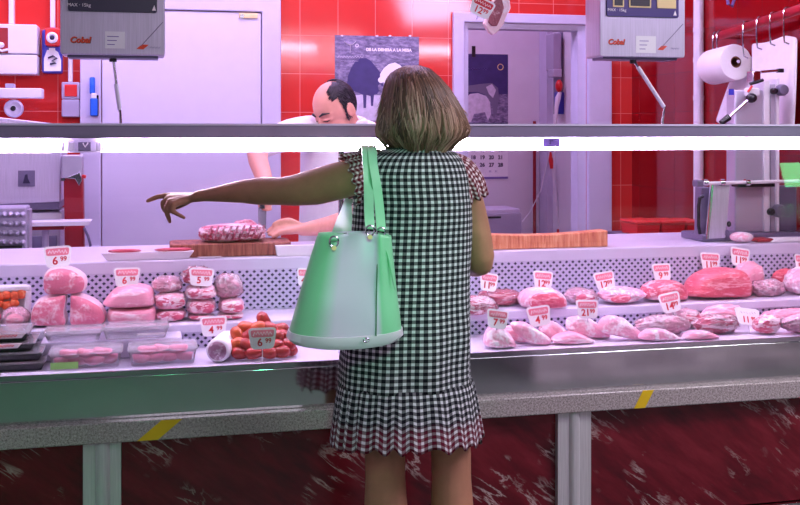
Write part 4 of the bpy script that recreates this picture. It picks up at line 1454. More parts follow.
def blob_mesh(box, seed, pw=2.4, bump=0.10, freq=2.2, sub=5, flat=0.25, tilt=0.0, taper=0.0):
    a, b, y0, y1, z0, z1 = box
    bm = bmesh.new()
    bmesh.ops.create_icosphere(bm, subdivisions=sub, radius=1)
    off = Vector((seed * 3.17, seed * 1.31, seed * 0.77))
    for v in bm.verts:
        p = v.co.normalized()
        k = (abs(p.x) ** pw + abs(p.y) ** pw + abs(p.z) ** pw) ** (-1 / pw)
        n = noise.noise(p * freq + off) * bump + noise.noise(p * freq * 2.3 + off) * bump * 0.6 + (abs(noise.noise(p * freq * 3.1 - off)) - 0.25) * bump * 0.7 + noise.noise(p * freq * 7 + off) * bump * 0.18
        q = p * k * (1 + n)
        q.z = max(q.z, -1 + flat * (0.3 + 0.2 * n))
        q.z *= 1 + taper * q.x
        v.co = q
    for ax, (lo, hi) in enumerate(((a, b), (y0, y1), (z0, z1))):
        mn = min(v.co[ax] for v in bm.verts)
        mx = max(v.co[ax] for v in bm.verts)
        for v in bm.verts:
            v.co[ax] = lo + (v.co[ax] - mn) / (mx - mn) * (hi - lo)
    if tilt:
        c = Vector(((a + b) / 2, (y0 + y1) / 2, z0))
        for v in bm.verts:
            v.co = c + Matrix.Rotation(R(tilt), 3, 'Y') @ (v.co - c)
        mn = min(v.co.z for v in bm.verts)
        for v in bm.verts:
            v.co.z += z0 - mn
    m = MB(); m.bm.free(); m.bm = bm
    return m


def grown(box, g, gz=None):
    a, b, y0, y1, z0, z1 = box
    return (a - g, b + g, y0 - g, y1 + g, z0, z1 + (g if gz is None else gz))


def face_patch(box, seed, sx=0.86, sz=0.84, dx=0.0, dz=0.0, bulge=0.008, inset=0.004, n=28):
    """cut face on the near side of a joint: an uneven round patch standing a little proud"""
    a, b, y0, y1, z0, z1 = box
    cx, cz = (a + b) / 2 + dx * (b - a), (z0 + z1) / 2 + dz * (z1 - z0)
    rx, rz = (b - a) / 2 * sx, (z1 - z0) / 2 * sz
    rows = []
    for r in range(7):
        f = 1 - r / 6
        row = []
        for k in range(n):
            an = 2 * PI * k / n
            w = 1 + 0.10 * noise.noise(Vector((math.cos(an) * 1.4 + seed * 2.3, math.sin(an) * 1.4, seed)))
            row.append(Vector((cx + rx * w * f * math.cos(an), y0 + inset - bulge * (1 - f ** 3), cz + rz * w * f * math.sin(an))))
        rows.append(row)
    m = MB()
    m.loft(rows, cap=False)
    m.bm.faces.new([m.bm.verts.new(p) for p in rows[-1]])
    bmesh.ops.remove_doubles(m.bm, verts=m.bm.verts, dist=1e-6)
    return m


def meat(name, label, box, mat, seed, cat='meat', group=None, face=None, film=False, facekw=None, **kw):
    a, b, y0, y1, z0, z1 = box
    if not face and not film:
        o = blob_mesh(box, seed, **kw).build(name, mat, None, smooth=180)
        return tag(o, label, cat, group)
    t = thing(name, label, cat, ((a + b) / 2, (y0 + y1) / 2, z0), group)
    blob_mesh(box, seed, **kw).build('body', mat, t, smooth=180)
    if face:
        face_patch(box, seed, **(facekw or {})).build('cut_face', face, t, smooth=180)
    if film:
        kk = dict(kw); kk['bump'] = kw.get('bump', 0.1) * 1.5; kk['freq'] = kw.get('freq', 2.2)
        blob_mesh(grown(box, 0.004, 0.003), seed + 0.02, **kk).build('plastic_film', 'film', t, smooth=180)
    return t


def smooth_outline(pts, per=5):
    out = []
    n = len(pts)
    for i in range(n):
        p0, p1, p2, p3 = (Vector(pts[(i + k - 1) % n]) for k in range(4))
        for k in range(per):
            t = k / per
            out.append(0.5 * ((2 * p1) + (p2 - p0) * t + (2 * p0 - 5 * p1 + 4 * p2 - p3) * t * t + (3 * p1 - p0 - 3 * p2 + p3) * t ** 3))
    return out


def joint(name, label, pts, Yf, d, z0, mat, seed, cat='meat', group=None, face=None, film=False, lean=0.0, amp=0.05, square=0.45, inset=0.9):
    """piece of meat whose near outline follows pts (pixels); full depth d"""
    Yo = Yf + d * 0.3
    o3 = [at(p.x, p.y, Yo) for p in smooth_outline(pts)]
    zmin = min(p.z for p in o3)
    ztop = max(p.z for p in o3)
    for p in o3:
        p.z = zmin + (p.z - zmin) * (ztop - z0 - EPS) / (ztop - zmin)
    dz = z0 + EPS - zmin
    cx = sum(p.x for p in o3) / len(o3)
    cz = sum(p.z for p in o3) / len(o3) + dz
    h = max(p.z for p in o3) - zmin
    size = min(h, max(p.x for p in o3) - min(p.x for p in o3))
    off = Vector((seed * 3.1, seed * 1.7, seed * 0.9))

    def ring(s, y, grow=0.0):
        r = []
        for p in o3:
            v = Vector((cx + (p.x - cx) * s, y, cz + (p.z + dz - cz) * s))
            q = Vector((v.x, v.y, v.z)) * (2.6 / max(0.04, size)) * 0.6 + off
            nn = noise.noise(q) + 0.5 * noise.noise(q * 2.3) + 0.3 * noise.noise(q * 5.1)
            dr = Vector((v.x - cx, 0, v.z - cz))
            if dr.length > 1e-6:
                dr.normalize()
            v += dr * (nn * amp * size * 0.5 + grow)
            v.y += nn * amp * size * (0.8 if y < Yf + d * 0.5 else 0) - lean * (v.z - z0)
            v.z = max(v.z, z0 + EPS)
            r.append(v)
        return r
    N = 18

    def rings(grow=0.0):
        rs = []
        for k in range(N + 1):
            a = PI * (0.02 + 0.96 * k / N)
            rs.append(ring(math.sin(a) ** square, Yf + d / 2 * (1 - math.cos(a)) - (grow if k < N / 2 else -grow), grow))
        return rs
    if face or film:
        t = thing(name, label, cat, (cx, Yf + d / 2, z0), group)
    else:
        t = None
    m = MB(); m.loft(rings())
    b = m.build('body' if t else name, mat, t, smooth=180)
    if t is None:
        return tag(b, label, cat, group), zmin + dz + h
    if face:
        rs = []
        for k in range(7):
            f = inset * (1 - k / 6) + 0.02
            rs.append(ring(f, Yf + d * 0.02 - 0.007 * (1 - (f / inset) ** 4) + d * 0.06 * f ** 3))
        m = MB(); m.loft(rs, cap=False)
        m.bm.faces.new([m.bm.verts.new(v) for v in rs[-1]])
        bmesh.ops.remove_doubles(m.bm, verts=m.bm.verts, dist=1e-6)
        m.build('cut_face', face, t, smooth=180)
    if film:
        m = MB(); m.loft(rings(0.004)); m.build('plastic_film', 'film', t, smooth=180)
    return t, zmin + dz + h


U = lambda x0, y0, x1, y1, d=0.15, z=ZS, Y=None: fit(x0, y0, x1, y1, (floorY((x0 + x1) / 2, y1, ZS) if Y is None else Y), d, z)
D = lambda x0, y0, x1, y1, d=0.12, z=ZD, Y=None: fit(x0, y0, x1, y1, (floorY((x0 + x1) / 2, y1, ZD) if Y is None else Y), d, z)

# -- left, upper step
HAM = 'ham joints on the upper step'
Yh = floorY(68, 327.5, ZS)
_, zA = joint('ham_joint', 'lower left ham half with pink cut face, under the topmost ham', [(30.5, 318), (33, 308), (38, 301), (46, 297), (56, 294.5), (63, 293), (67, 294), (66.5, 303), (65, 312), (67, 322), (65, 327.5), (52, 328), (38, 328), (32, 326)], Yh, 0.12, ZS, 'fat', 1, 'ham', HAM, 'ham_face', square=0.25, amp=0.03)
_, zB = joint('ham_joint', 'lower right ham half with marbled cut face, under the topmost ham', [(70.5, 294), (76, 293.5), (86, 297), (97, 303), (104, 311), (106.5, 320), (104, 326), (95, 327.5), (80, 327.5), (71, 327.5), (70, 318), (70, 305)], Yh, 0.12, ZS, 'fat', 2, 'ham', HAM, 'ham_face', square=0.25, amp=0.03)
hb3 = (0, 0, Yh, 0, 0, 0)
joint('ham_joint', 'topmost ham joint resting on two ham halves', [(43, 285), (44, 276), (50, 269), (58, 266.5), (67, 267), (77, 271), (85, 278), (87, 286), (84, 295), (74, 297.5), (60, 298), (48, 298), (44, 294)], Yh, 0.115, max(zA, zB) - 0.004, 'fat', 3, 'ham', HAM, 'ham_face', square=0.25, amp=0.03)
Yl1 = floorY(130, 326, ZS)
lb2 = (0, 0, Yl1, 0, 0, 0)
_, zA = joint('pork_loin', 'lower thick pork loin of the pair beside the hams', [(107, 314), (112, 308.5), (130, 308), (148, 307), (155, 309), (156, 318), (154, 325), (140, 326), (118, 326), (108, 325)], Yl1, 0.14, ZS, 'loin', 4, 'pork', 'pork loins', amp=0.06)
joint('pork_loin', 'upper rounded pork loin lying on the other loin beside the hams', [(103, 308), (106, 301), (113, 292), (122, 287), (133, 285), (147, 287), (153, 292), (154.5, 301), (154, 308), (145, 310), (130, 311), (112, 311)], Yl1, 0.15, zA - 0.003, 'loin', 5, 'pork', 'pork loins', amp=0.05)

RIB = 'rolled rib pieces in stacks'


def ribs(label, x0, y0, x1, y1, z, Y, seed, d=0.13):
    bx = fit(x0, y0, x1, y1, Y, d, z)
    a, b, ya, yb, z0, z1 = bx
    t = thing('pork_rib', label, 'pork', ((a + b) / 2, (ya + yb) / 2, z0), RIB)
    blob_mesh(bx, seed, pw=2.8, bump=0.10, freq=2.6, flat=0.35).build('body', 'pale', t, smooth=180)
    w = (b - a)
    for k, (dx, sx, dz) in enumerate(((-0.2, 0.42, 0.05), (0.2, 0.44, -0.06))):
        face_patch((a, b, ya, yb, z0, z1), seed + k * 3.3, sx, 0.62, dx, dz, 0.006, 0.006, 20).build('lean_face', 'rib_meat', t, smooth=180)
    return bx


Yr = floorY(170, 323, ZS)
b1 = ribs('bottom rib piece of the stack beside the pork loins', 154.5, 307, 186.5, 323.5, ZS, Yr, 6)
b2 = ribs('middle rib piece of the stack beside the pork loins', 153, 291, 187, 309, b1[5] - 0.003, Yr, 7)
meat('pork_rib', 'pale top rib piece of the stack beside the pork loins', fit(151, 276, 182, 293, Yr + 0.02, 0.11, b2[5] - 0.003), 'pale', 8, 'pork', RIB, film=True, pw=2.6, bump=0.12)
b1 = ribs('bottom rib piece of the middle rib stack behind a ticket', 187.5, 312, 214.5, 322.5, ZS, Yr, 9)
b2 = ribs('second rib piece of the middle rib stack', 186, 297, 216, 312.5, b1[5] - 0.003, Yr, 10)
b3 = ribs('third rib piece of the middle rib stack', 184, 284, 217, 299, b2[5] - 0.003, Yr, 11)
meat('pork_rib', 'film wrapped top piece of the middle rib stack', fit(181, 266, 213, 287, Yr + 0.025, 0.10, b3[5] - 0.003), 'rib_meat', 12, 'pork', RIB, film=True, pw=2.6, bump=0.16)
b1 = ribs('bottom rib piece of the stack before the bare lattice', 217, 311, 243.5, 321.5, ZS, Yr, 13)
b2 = ribs('round rib piece in the stack before the bare lattice', 218, 297, 244, 313, b1[5] - 0.003, Yr, 14)
meat('pork_rib', 'film wrapped top piece of the stack before the bare lattice', fit(214, 273, 242.5, 299, Yr + 0.02, 0.10, b2[5] - 0.003), 'pale', 15, 'pork', RIB, film=True, pw=2.3, bump=0.14)

# marinated tray and small roll at the far left
Yt = 0.38
a, b, c0, e = rect(-24, 286, 30.5, 318, Yt)
t = thing('meat_tray', 'white tray of orange marinated meat leaning at the left end of the step', 'tray', ((a + b) / 2, Yt, ZS))
m = MB(); m.prism(rrect(a, b, ZS + EPS, e, 0.02), Yt + 0.012, Yt + 0.03); m.build('tray_base', 'white_plastic', t, bevel=0.003)
for (u0, u1, v0, v1) in ((a, b, e - 0.018, e), (a, b, ZS + EPS, ZS + 0.016), (b - 0.018, b, ZS + 0.016, e - 0.018), (a, a + 0.018, ZS + 0.016, e - 0.018)):
    m = MB(); m.box(u0, u1, Yt - 0.008, Yt + 0.014, v0, v1); m.build('tray_rim', 'white_plastic', t, bevel=0.005)
r2 = random.Random(5)
for k in range(11):
    px, py = -14 + (k % 6) * 7 + r2.uniform(-1, 1), (295 if k < 6 else 304) + r2.uniform(-1.5, 1.5)
    if py > 306:
        py = 306
    c = at(px, py, Yt)
    o = blob_mesh((c.x - 0.016, c.x + 0.016, Yt - 0.016, Yt + 0.011, c.z - 0.015, c.z + 0.015), 40 + k, pw=2.2, bump=0.2, sub=3, flat=0.0).build('marinated_cube', 'marinade', None, smooth=180)
    tag(o, 'orange marinated meat cube in the leaning white tray', 'meat', 'marinated cubes in the white tray')
meat('meat_roll', 'small pale rolled joint in front of the orange meat tray', U(2.5, 307, 30, 330, 0.10, Y=0.285), 'pale', 17, 'meat', None, 'loin', film=True, facekw=dict(sx=0.6, sz=0.6), pw=2.4, bump=0.1)
meat('meat_roll', 'pink slab at the left edge beside the small rolled joint', U(-22, 309, 1, 330, 0.09, Y=0.29), 'ham_face', 18, 'meat', None, pw=2.6, bump=0.1)

# -- left, lower deck: black trays
zc = ZD
TG = 'black packed trays in a stack'
tl = ['lowest black tray of the stack at the left end', 'second black tray from the bottom of the left stack', 'third black tray from the bottom, with a white label', 'topmost black tray of the left stack, with a white label']
for k in range(4):
    Yk = 0.06 + 0.008 * k
    x1_ = (44, 42, 34, 28)[k]
    a, b = at(-40, 0, Yk).x, at(x1_, 0, Yk).x
    hh = 0.028
    t = thing('packed_tray', tl[k], 'tray', ((a + b) / 2, Yk + 0.1, zc + EPS), TG)
    m = MB()
    m.loft([[Vector(p) for p in ((a + 0.008, Yk + 0.008, zc + EPS), (b - 0.008, Yk + 0.008, zc + EPS), (b - 0.008, Yk + 0.16, zc + EPS), (a + 0.008, Yk + 0.16, zc + EPS))],
            [Vector(p) for p in ((a, Yk, zc + hh * 0.8), (b, Yk, zc + hh * 0.8), (b, Yk + 0.168, zc + hh * 0.8), (a, Yk + 0.168, zc + hh * 0.8))]])
    m.build('tray_base', 'black_plastic', t, bevel=0.003)
    m = MB(); m.box(a - 0.003, b + 0.003, Yk - 0.003, Yk + 0.171, zc + hh * 0.8, zc + hh * 0.98); m.build('lid_film', 'tub_plastic', t, bevel=0.004)
    if k >= 2:
        q0, q1 = at(-10, 0, Yk).x, at((22, 26)[k - 2], 0, Yk).x
        m = MB(); m.prism([(q0, zc + 0.013), (q1 - 0.012, zc + 0.013), (q1, zc + 0.027), (q0, zc + 0.027)], Yk - 0.0055, Yk - 0.0035); lbl = m.build('white_label', 'paper', t, smooth=0)
        m = MB(); m.tube([Vector((q0 + (q1 - q0) * (0.2 + 0.05 * i), Yk - 0.006, zc + 0.02 + (0.003 if i % 2 else -0.002))) for i in range(12)], 0.0016, 5); m.build('red_print', 'ink_red', lbl)
    zc += hh


# clear tubs
def tub(x0, y0, x1, y1, d, z, label, Y=None, stick=None, seed=0, inside=None):
    bx = D(x0, y0, x1, y1, d, z, Y) if Y is None else fit(x0, y0, x1, y1, Y, d, z)
    a, b, ya, yb, z0, z1 = bx
    t = thing('plastic_tub', label, 'tub', ((a + b) / 2, (ya + yb) / 2, z0), 'clear plastic tubs on the lower deck')
    m = MB(); i = 0.008; zl = z1 - 0.012
    def ringr(g, z):
        return [Vector((x, y, z)) for x, y in rrect(a + g, b - g, ya + g, yb - g, 0.015, 4)]
    m.loft([ringr(i, z0), ringr(0, zl), ringr(0.003, zl), ringr(i + 0.003, z0 + 0.003)], cap=False)
    m.bm.faces.new([m.bm.verts.new(p) for p in ringr(i, z0)])
    m.build('tub_body', 'tub_plastic', t, smooth=30)
    m = MB(); m.loft([ringr(-0.003, zl), ringr(-0.004, zl + 0.004), ringr(-0.002, zl + 0.009), ringr(0.012, zl + 0.012)]); m.build('lid', 'tub_plastic', t, smooth=30)
    if stick:
        u0, u1, v0, v1, mt = stick
        fx = lambda f: a + (b - a) * f
        fz = lambda f: z0 + (z1 - z0) * f
        m = MB(); m.prism([(fx(u0), fz(v0)), (fx(u1), fz(v0)), (fx(u1), fz(v1)), (fx(u0), fz(v1))], ya - 0.002, ya - 0.0006); m.build('sticker', mt, t, smooth=0)
    return bx


def sausage(name, label, cat, group, c, L, r, ang, mat, yaw=0.0, bend=0.12):
    pts, rs = [], []
    n = 10
    for i in range(n + 1):
        f = i / n * 2 - 1
        x = f * L / 2
        p = Vector((x, 0, bend * L * (f * f - 0.4)))
        p = Matrix.Rotation(yaw, 3, 'Z') @ (Matrix.Rotation(R(ang), 3, 'Y') @ p)
        pts.append(Vector(c) + p)
        rs.append(r * max(0.12, (1 - abs(f) ** 3.4)) ** 0.5)
    m = MB(); m.tube(pts, rs, 12)
    o = m.build(name, mat, None, smooth=180)
    return tag(o, label, cat, group)


tb1 = tub(51, 346, 122, 369.5, 0.13, ZD, 'clear tub with a green sticker holding pink sausages', stick=(0.02, 0.40, 0.06, 0.42, plain('green_sticker', S(150, 214, 110), 0.5)))
tb2 = tub(129, 343, 196, 366, 0.13, ZD, 'clear tub of pink sausages beside the white wrapped roll')
tub(46, 327, 102, 347, 0.11, ZD + 0.061, 'clear tub set back above the green stickered tub', Y=0.16)
tub(104, 323, 168, 344, 0.11, ZD + 0.061, 'clear tub with a pale sticker set back above the other sausage tub', Y=0.16, stick=(0.52, 0.95, 0.3, 0.45, 'paper'))
m = MB(); a, b = at(40, 0, 0.17).x, at(182, 0, 0.17).x; m.box(a, b, 0.18, 0.28, ZD + EPS, ZD + 0.06); o = m.build('display_riser', 'deck', None, bevel=0.004)
tag(o, 'low white riser under the two tubs set back', 'riser')
r3 = random.Random(11)
for (bx, tubname) in ((tb1, 'green stickered tub'), (tb2, 'tub beside the white roll')):
    a, b, ya, yb, z0, z1 = bx
    w = b - a
    for k in range(7):
        lay = 0 if k < 4 else 1
        fx = (0.17 + 0.22 * k) if lay == 0 else (0.27 + 0.23 * (k - 4))
        sausage('raw_sausage', 'pink raw sausage lying in the ' + tubname, 'sausage', 'raw sausages in the ' + tubname,
                (a + w * fx, ya + 0.035 + r3.uniform(0, 0.02), z0 + 0.019 + 0.023 * lay), 0.058, 0.0135, r3.uniform(-14, 14), 'saus_pink', r3.uniform(-0.5, 0.5))

# white wrapped roll, butt end to the front
c = at(214, 351, 0.06)
t = thing('wrapped_roll', 'white wrapped meat roll with mottled round end beside the red sausages', 'meat', (c.x, 0.12, ZD))
rr = 0.037
mt = T(Vector((at(217, 350, 0.06).x, 0.045, ZD + rr + EPS))) @ Matrix.Rotation(-PI / 2, 4, 'X') @ Matrix.Rotation(R(18), 4, 'Y')
m = MB(); m.lathe([(rr * 0.8, 0.0), (rr * 0.98, 0.006), (rr, 0.02), (rr, 0.13), (rr * 0.9, 0.15), (rr * 0.5, 0.16)], mt, 28); m.build('wrapping', 'cloth_white', t, smooth=60)
m = MB(); m.lathe([(rr * 0.78, 0.0), (rr * 0.7, -0.004), (rr * 0.3, -0.006), (0.001, -0.006)], mt, 24); m.build('round_end', 'roll_end', t, smooth=60)

# pile of short sausages
rowsaus = [
    # px, py, Y, ang, mat
    (240, 353, 0.07, 8, 'r'), (254, 354, 0.06, -6, 'r'), (268, 354, 0.06, 10, 'r'), (281, 353, 0.06, -4, 'r'), (289, 351, 0.09, 20, 'r'),
    (236, 344, 0.085, -24, 'o'), (248, 345, 0.075, 30, 'r'), (261, 345, 0.075, 18, 'r'), (275, 345, 0.075, -12, 'r'), (287, 344, 0.085, 10, 'r'),
    (238, 335, 0.11, 60, 'o'), (249, 335.5, 0.095, -35, 'r'), (262, 336, 0.095, 40, 'r'), (275, 336, 0.095, -18, 'r'), (285, 336, 0.11, 25, 'r'),
    (246, 327, 0.125, 10, 'o'), (257, 327.5, 0.12, -25, 'o'), (269, 327.5, 0.12, 20, 'r'), (280, 329, 0.13, -10, 'r'),
    (264, 320, 0.14, 62, 'r'),
]
for px, py, Y, ang, kk in rowsaus:
    c = at(px, py, Y)
    c.z = max(c.z, ZD + 0.0245)
    sausage('short_sausage', ('orange' if kk == 'o' else 'dark red') + ' short sausage in the heap behind the 6.99 ticket', 'sausage',
            ('orange' if kk == 'o' else 'red') + ' short sausages in the heap', c, 0.056, 0.0195, ang, 'saus_orange' if kk == 'o' else 'saus_red', math.sin(px) * 0.4, 0.06)

# -- right, upper step
BW_ = 'beef cuts on the upper step'
meat('wrapped_cut', 'film wrapped red cut on the step just right of the woman, at her elbow', U(455, 296, 496, 317, 0.12), 'rib_meat', 20, 'meat', None, film=True, pw=2.3, bump=0.1)
meat('wrapped_cut', 'film wrapped purple pink cut below the twelve ninety-nine ticket at left', U(478, 289, 523, 309, 0.11, Y=0.345), 'roll_red', 21, 'meat', None, film=True, pw=2.2, bump=0.12, taper=-0.1)
joint('round_roast', 'round roast with deep red cut face in a pale rim', [(522, 305), (524, 297), (531, 291), (543, 288.5), (555, 290), (563, 295), (567, 302), (566, 309), (555, 311), (540, 311.5), (527, 311)], floorY(545, 311, ZS), 0.13, ZS, 'pale', 22, 'meat', None, 'roll_red', amp=0.07, square=0.3, inset=0.78)
meat('rolled_roast', 'pale rolled roast with red end behind the 21.99 ticket', U(565, 288, 596, 310, 0.14, Y=0.31), 'pale', 23, 'meat', None, 'rib_meat', facekw=dict(sx=0.6, sz=0.6, dx=-0.08), pw=2.2, bump=0.1, film=True)
meat('flat_cut', 'long pale cut with a red end under the right 12.99 ticket', U(598, 286, 646, 306, 0.14), 'chop', 24, 'meat', None, 'roll_red', facekw=dict(sx=0.42, sz=0.5, dx=-0.18, dz=-0.1), pw=2.1, bump=0.1, taper=-0.25)
joint('rolled_beef', 'curled dark red beef roll left of the largest roast', [(645, 300), (647, 289), (654, 284), (668, 281), (680, 283), (687, 290), (688, 299), (684, 303), (668, 303.5), (652, 303)], floorY(668, 303, ZS), 0.12, ZS, 'roll_red', 25, 'meat', None, 'beef', amp=0.08, square=0.35, inset=0.7)
big = (0, 0, floorY(720, 301, ZS), 0, 0, 0)
joint('beef_roast', 'largest roast, a broad red beef joint under the 11.99 tickets', [(690, 299), (691, 291), (695, 283), (702, 276), (713, 270.5), (726, 268.5), (740, 270), (748, 275), (752, 285), (752, 293), (749, 300), (730, 301), (705, 301.5)], big[2], 0.15, ZS, 'beef', 26, 'meat', None, amp=0.05, square=0.35)
meat('beef_piece', 'beef piece standing behind the left end of the largest roast', fit(686, 272, 712, 300, big[2] + 0.155, 0.022, ZS), 'roll_red', 27, 'meat', None, pw=2.1, bump=0.06, taper=0.35)
meat('pink_cut', 'pink cut standing behind the largest roast', U(733, 261, 764, 288, 0.07, Y=0.40), 'loin', 28, 'meat', None, pw=2.1, bump=0.08)
meat('wrapped_cut', 'film wrapped pale cuts right of the largest roast', U(752, 279, 785, 298, 0.08), 'pale', 29, 'meat', None, film=True, pw=2.4, bump=0.18)
meat('pink_roast', 'pink roast with red end at the right edge of the step', U(785, 266, 826, 297, 0.12), 'chop', 30, 'meat', None, 'beef', facekw=dict(sx=0.5, sz=0.6, dx=0.2), pw=2.2, bump=0.1)
meat('red_cut', 'bright red cut behind the pink roast near the right edge', U(772, 268, 799, 284, 0.06, Y=0.43), 'beef', 31, 'meat', None, pw=2.1, bump=0.1)

# -- right, lower deck
CH = 'chops and cuts on the lower deck'
chops = [
    ('pale chop at the left end of the lower deck before the 7.99 ticket', [(486, 347), (487, 338), (491, 330), (498, 327), (506, 330), (513, 338), (517, 348), (506, 350), (494, 350)], 0.03, 0.07, 'chop'),
    ('chop leaning right behind the pale chop at the left end', [(505, 331), (512, 327), (520, 331), (529, 340), (534, 347), (522, 349), (514, 346), (508, 340)], 0.105, 0.05, 'loin'),
    ('pale chop below the 4.99 ticket', [(514, 326), (523, 323), (533, 327), (547, 337), (552, 344), (546, 348), (530, 346), (520, 338)], 0.05, 0.05, 'chop'),
    ('small chop under the right corner of the 4.99 ticket', [(541, 333), (548, 325), (556, 323), (564, 329), (569, 337), (562, 343), (550, 346)], 0.105, 0.05, 'pale'),
    ('flat pink edged chop in front of the 21.99 ticket', [(553, 344), (560, 336), (575, 333), (590, 340), (595, 345), (584, 347), (565, 348)], 0.04, 0.06, 'loin'),
    ('thick pale chop with pink underside below the 21.99 ticket', [(569, 330), (572, 321), (582, 317), (594, 321), (606, 332), (611, 340), (600, 342), (585, 340), (574, 336)], 0.105, 0.06, 'chop'),
    ('thick pale chop right of the 21.99 ticket', [(600, 330), (606, 320), (616, 316.5), (627, 321), (640, 332), (648, 340), (637, 342), (615, 338), (606, 335)], 0.06, 0.045, 'chop'),
]
chops += [
    ('flat pale chop in front of the film wrapped shank', [(640, 340), (645, 333), (656, 329.5), (668, 331), (678, 337), (682, 341), (668, 342.5), (652, 342.5)], 0.025, 0.05, 'chop'),
    ('low pink chop in front of the film wrapped rib strip', [(684, 339), (690, 333), (702, 331), (714, 334), (720, 339), (704, 340.5), (692, 341)], 0.02, 0.045, 'loin'),
]
for i, (lab, pts, Yk, d, mt) in enumerate(chops):
    joint('pork_chop', lab, pts, Yk, d, ZD, mt, 80 + i, 'meat', CH, lean=-0.25, amp=0.09, square=0.4)
low = [
    ('wrapped_shank', 'white film wrapped shank in front of the fourteen ninety-nine ticket', (634, 315, 690, 338), 0.10, 'pale', dict(film=True)),
    ('wrapped_joint', 'film wrapped round joint end beside the fourteen ninety-nine ticket', (662, 308, 704, 330), 0.08, 'pale', dict(film=True, face='rib_meat', facekw=dict(sx=0.46, sz=0.55, dx=0.12))),
    ('wrapped_cut', 'film wrapped rib strip left of the white 11.99 ticket', (692, 314, 738, 336.5), 0.09, 'rib_meat', dict(film=True)),
    ('pork_slab', 'smooth pink slab lying behind the film wrapped rib strip', (700, 304, 744, 326), 0.08, 'loin', {}),
    ('pink_cut', 'pink cut right of the white 11.99 ticket', (753, 314, 780, 336), 0.07, 'rib_meat', {}),
    ('pork_slab', 'pink slab behind the cut at the right end of the lower deck', (760, 308, 815, 328), 0.08, 'loin', {}),
    ('wrapped_cut', 'film wrapped cut at the right end of the lower deck', (781, 313, 826, 336), 0.09, 'chop', dict(film=True)),
]
for i, (n, lab, (x0, y0, x1, y1), d, mt, kw) in enumerate(low):
    back = n in ('pork_slab', 'wrapped_joint') 
    Yk = 0.185 if n == 'pork_slab' else 0.20 if back else 0.1 if n == 'wrapped_shank' else 0.08 if n == 'wrapped_cut' and x0 < 700 else None
    bx = D(x0, y0, x1, y1, d, ZD, Yk)
    meat(n, lab, bx, mt, 50 + i, 'meat', CH if n == 'pork_chop' else None, pw=2.2, bump=0.12, taper=0.1, **kw)

# ------------------------------------------------------------------ rear ledge: boards, ribs, trays
a, b, c0, e = rect(170, 243.5, 292, 257, 0.54)
t = m = MB(); m.prism(rrect(a, b, 0.54, 0.71, 0.03, 6), ZR + EPS, e, Matrix(((1, 0, 0, 0), (0, 0, 1, 0), (0, 1, 0, 0), (0, 0, 0, 1))))
o = m.build('chopping_block', 'block_wood', None, smooth=30, bevel=0.004); tag(o, 'dark brown chopping block under the rack of ribs', 'chopping block', 'chopping blocks on the rear ledge')
zb1 = e
a, b, c0, e = rect(468, 232, 608, 249.5, 0.53)
m = MB()
nn = 24
prof = [(a + (b - a) * q / nn, e - 0.012 * math.sin(PI * q / nn)) for q in range(nn + 1)]
prof = [(a, ZR + EPS), (b, ZR + EPS)] + prof[::-1]
m.prism(prof, 0.53, 0.60)
o = m.build('chopping_block', 'block_pale', None, smooth=30, bevel=0.004); tag(o, 'thick pale orange chopping block right of the woman', 'chopping block', 'chopping blocks on the rear ledge')
bx = fit(198, 223.5, 266, 244, 0.555, 0.13, zb1)
a, b, ya, yb, z0, z1 = bx
t = thing('rib_rack', 'rack of ribs being cut on the dark chopping block', 'meat', ((a + b) / 2, 0.62, z0))
blob_mesh(bx, 70, pw=3.0, bump=0.07, flat=0.3).build('body', 'rib_meat', t, smooth=180)
for k in range(9):
    x = a + (b - a) * (0.10 + 0.095 * k)
    m = MB(); m.tube([(x, ya - 0.002, z0 + 0.012), (x + 0.008, ya - 0.007, (z0 + z1) / 2), (x + 0.022, ya + 0.016, z1 - 0.006)], [0.004, 0.0055, 0.004], 8); m.build('rib_bone', 'dark_rib', t)
o = blob_mesh(fit(229, 219, 260, 234, 0.70, 0.05, ZR + 0.0), 71, pw=2.6, bump=0.1).build('meat_slab', 'ham_face', None, smooth=180); tag(o, 'pink meat slab standing behind the rack of ribs', 'meat')
YL = 0.525
for (x0, x1, y0, y1, lab, reds) in ((101, 194, 250.5, 260.5, 'long white tray with red meat strips on the rear ledge', ((108, 142), (154, 192))), (197, 222, 255.5, 257.5, 'thin white tray beside the long tray', ())):
    a, b, c0, e = rect(x0, y0, x1, y1, YL)
    e = max(e, ZR + 0.006)
    t = thing('white_tray', lab, 'tray', ((a + b) / 2, YL, ZR), 'white trays on the rear ledge')
    yb_ = YL + 0.012 if reds else YL + 0.01
    m = MB(); m.loft([[Vector(p) for p in ((a + 0.02, YL - 0.012, ZR + EPS), (b - 0.02, YL - 0.012, ZR + EPS), (b - 0.02, yb_ - 0.002, ZR + EPS), (a + 0.02, yb_ - 0.002, ZR + EPS))],
                      [Vector(p) for p in ((a, YL - 0.018, e - 0.004), (b, YL - 0.018, e - 0.004), (b, yb_, e - 0.004), (a, yb_, e - 0.004))]])
    m.build('tray_base', 'white_plastic', t, bevel=0.002)
    for q0, q1 in reds:
        bb = (at(q0, 0, YL).x, at(q1, 0, YL).x, YL - 0.015, YL + 0.01, e - 0.004, e + 0.008)
        o = blob_mesh(bb, q0, pw=3, bump=0.12, sub=3).build('meat_strip', 'beef', None, smooth=180)
        tag(o, 'red meat strip lying in the long white tray, ' + ('left of two' if q0 < 150 else 'right of two'), 'meat', 'meat strips in the long tray')
a, b, c0, e = rect(277, 245, 322, 257, 0.515)
m = MB(); m.prism([(a, ZR + EPS), (b, ZR + EPS), (b - 0.01, e), (a - 0.006, e)], 0.507, 0.535); o = m.build('paper_block', 'paper', None, bevel=0.002); tag(o, 'white block of wrapping paper in front of the dark chopping block', 'paper')

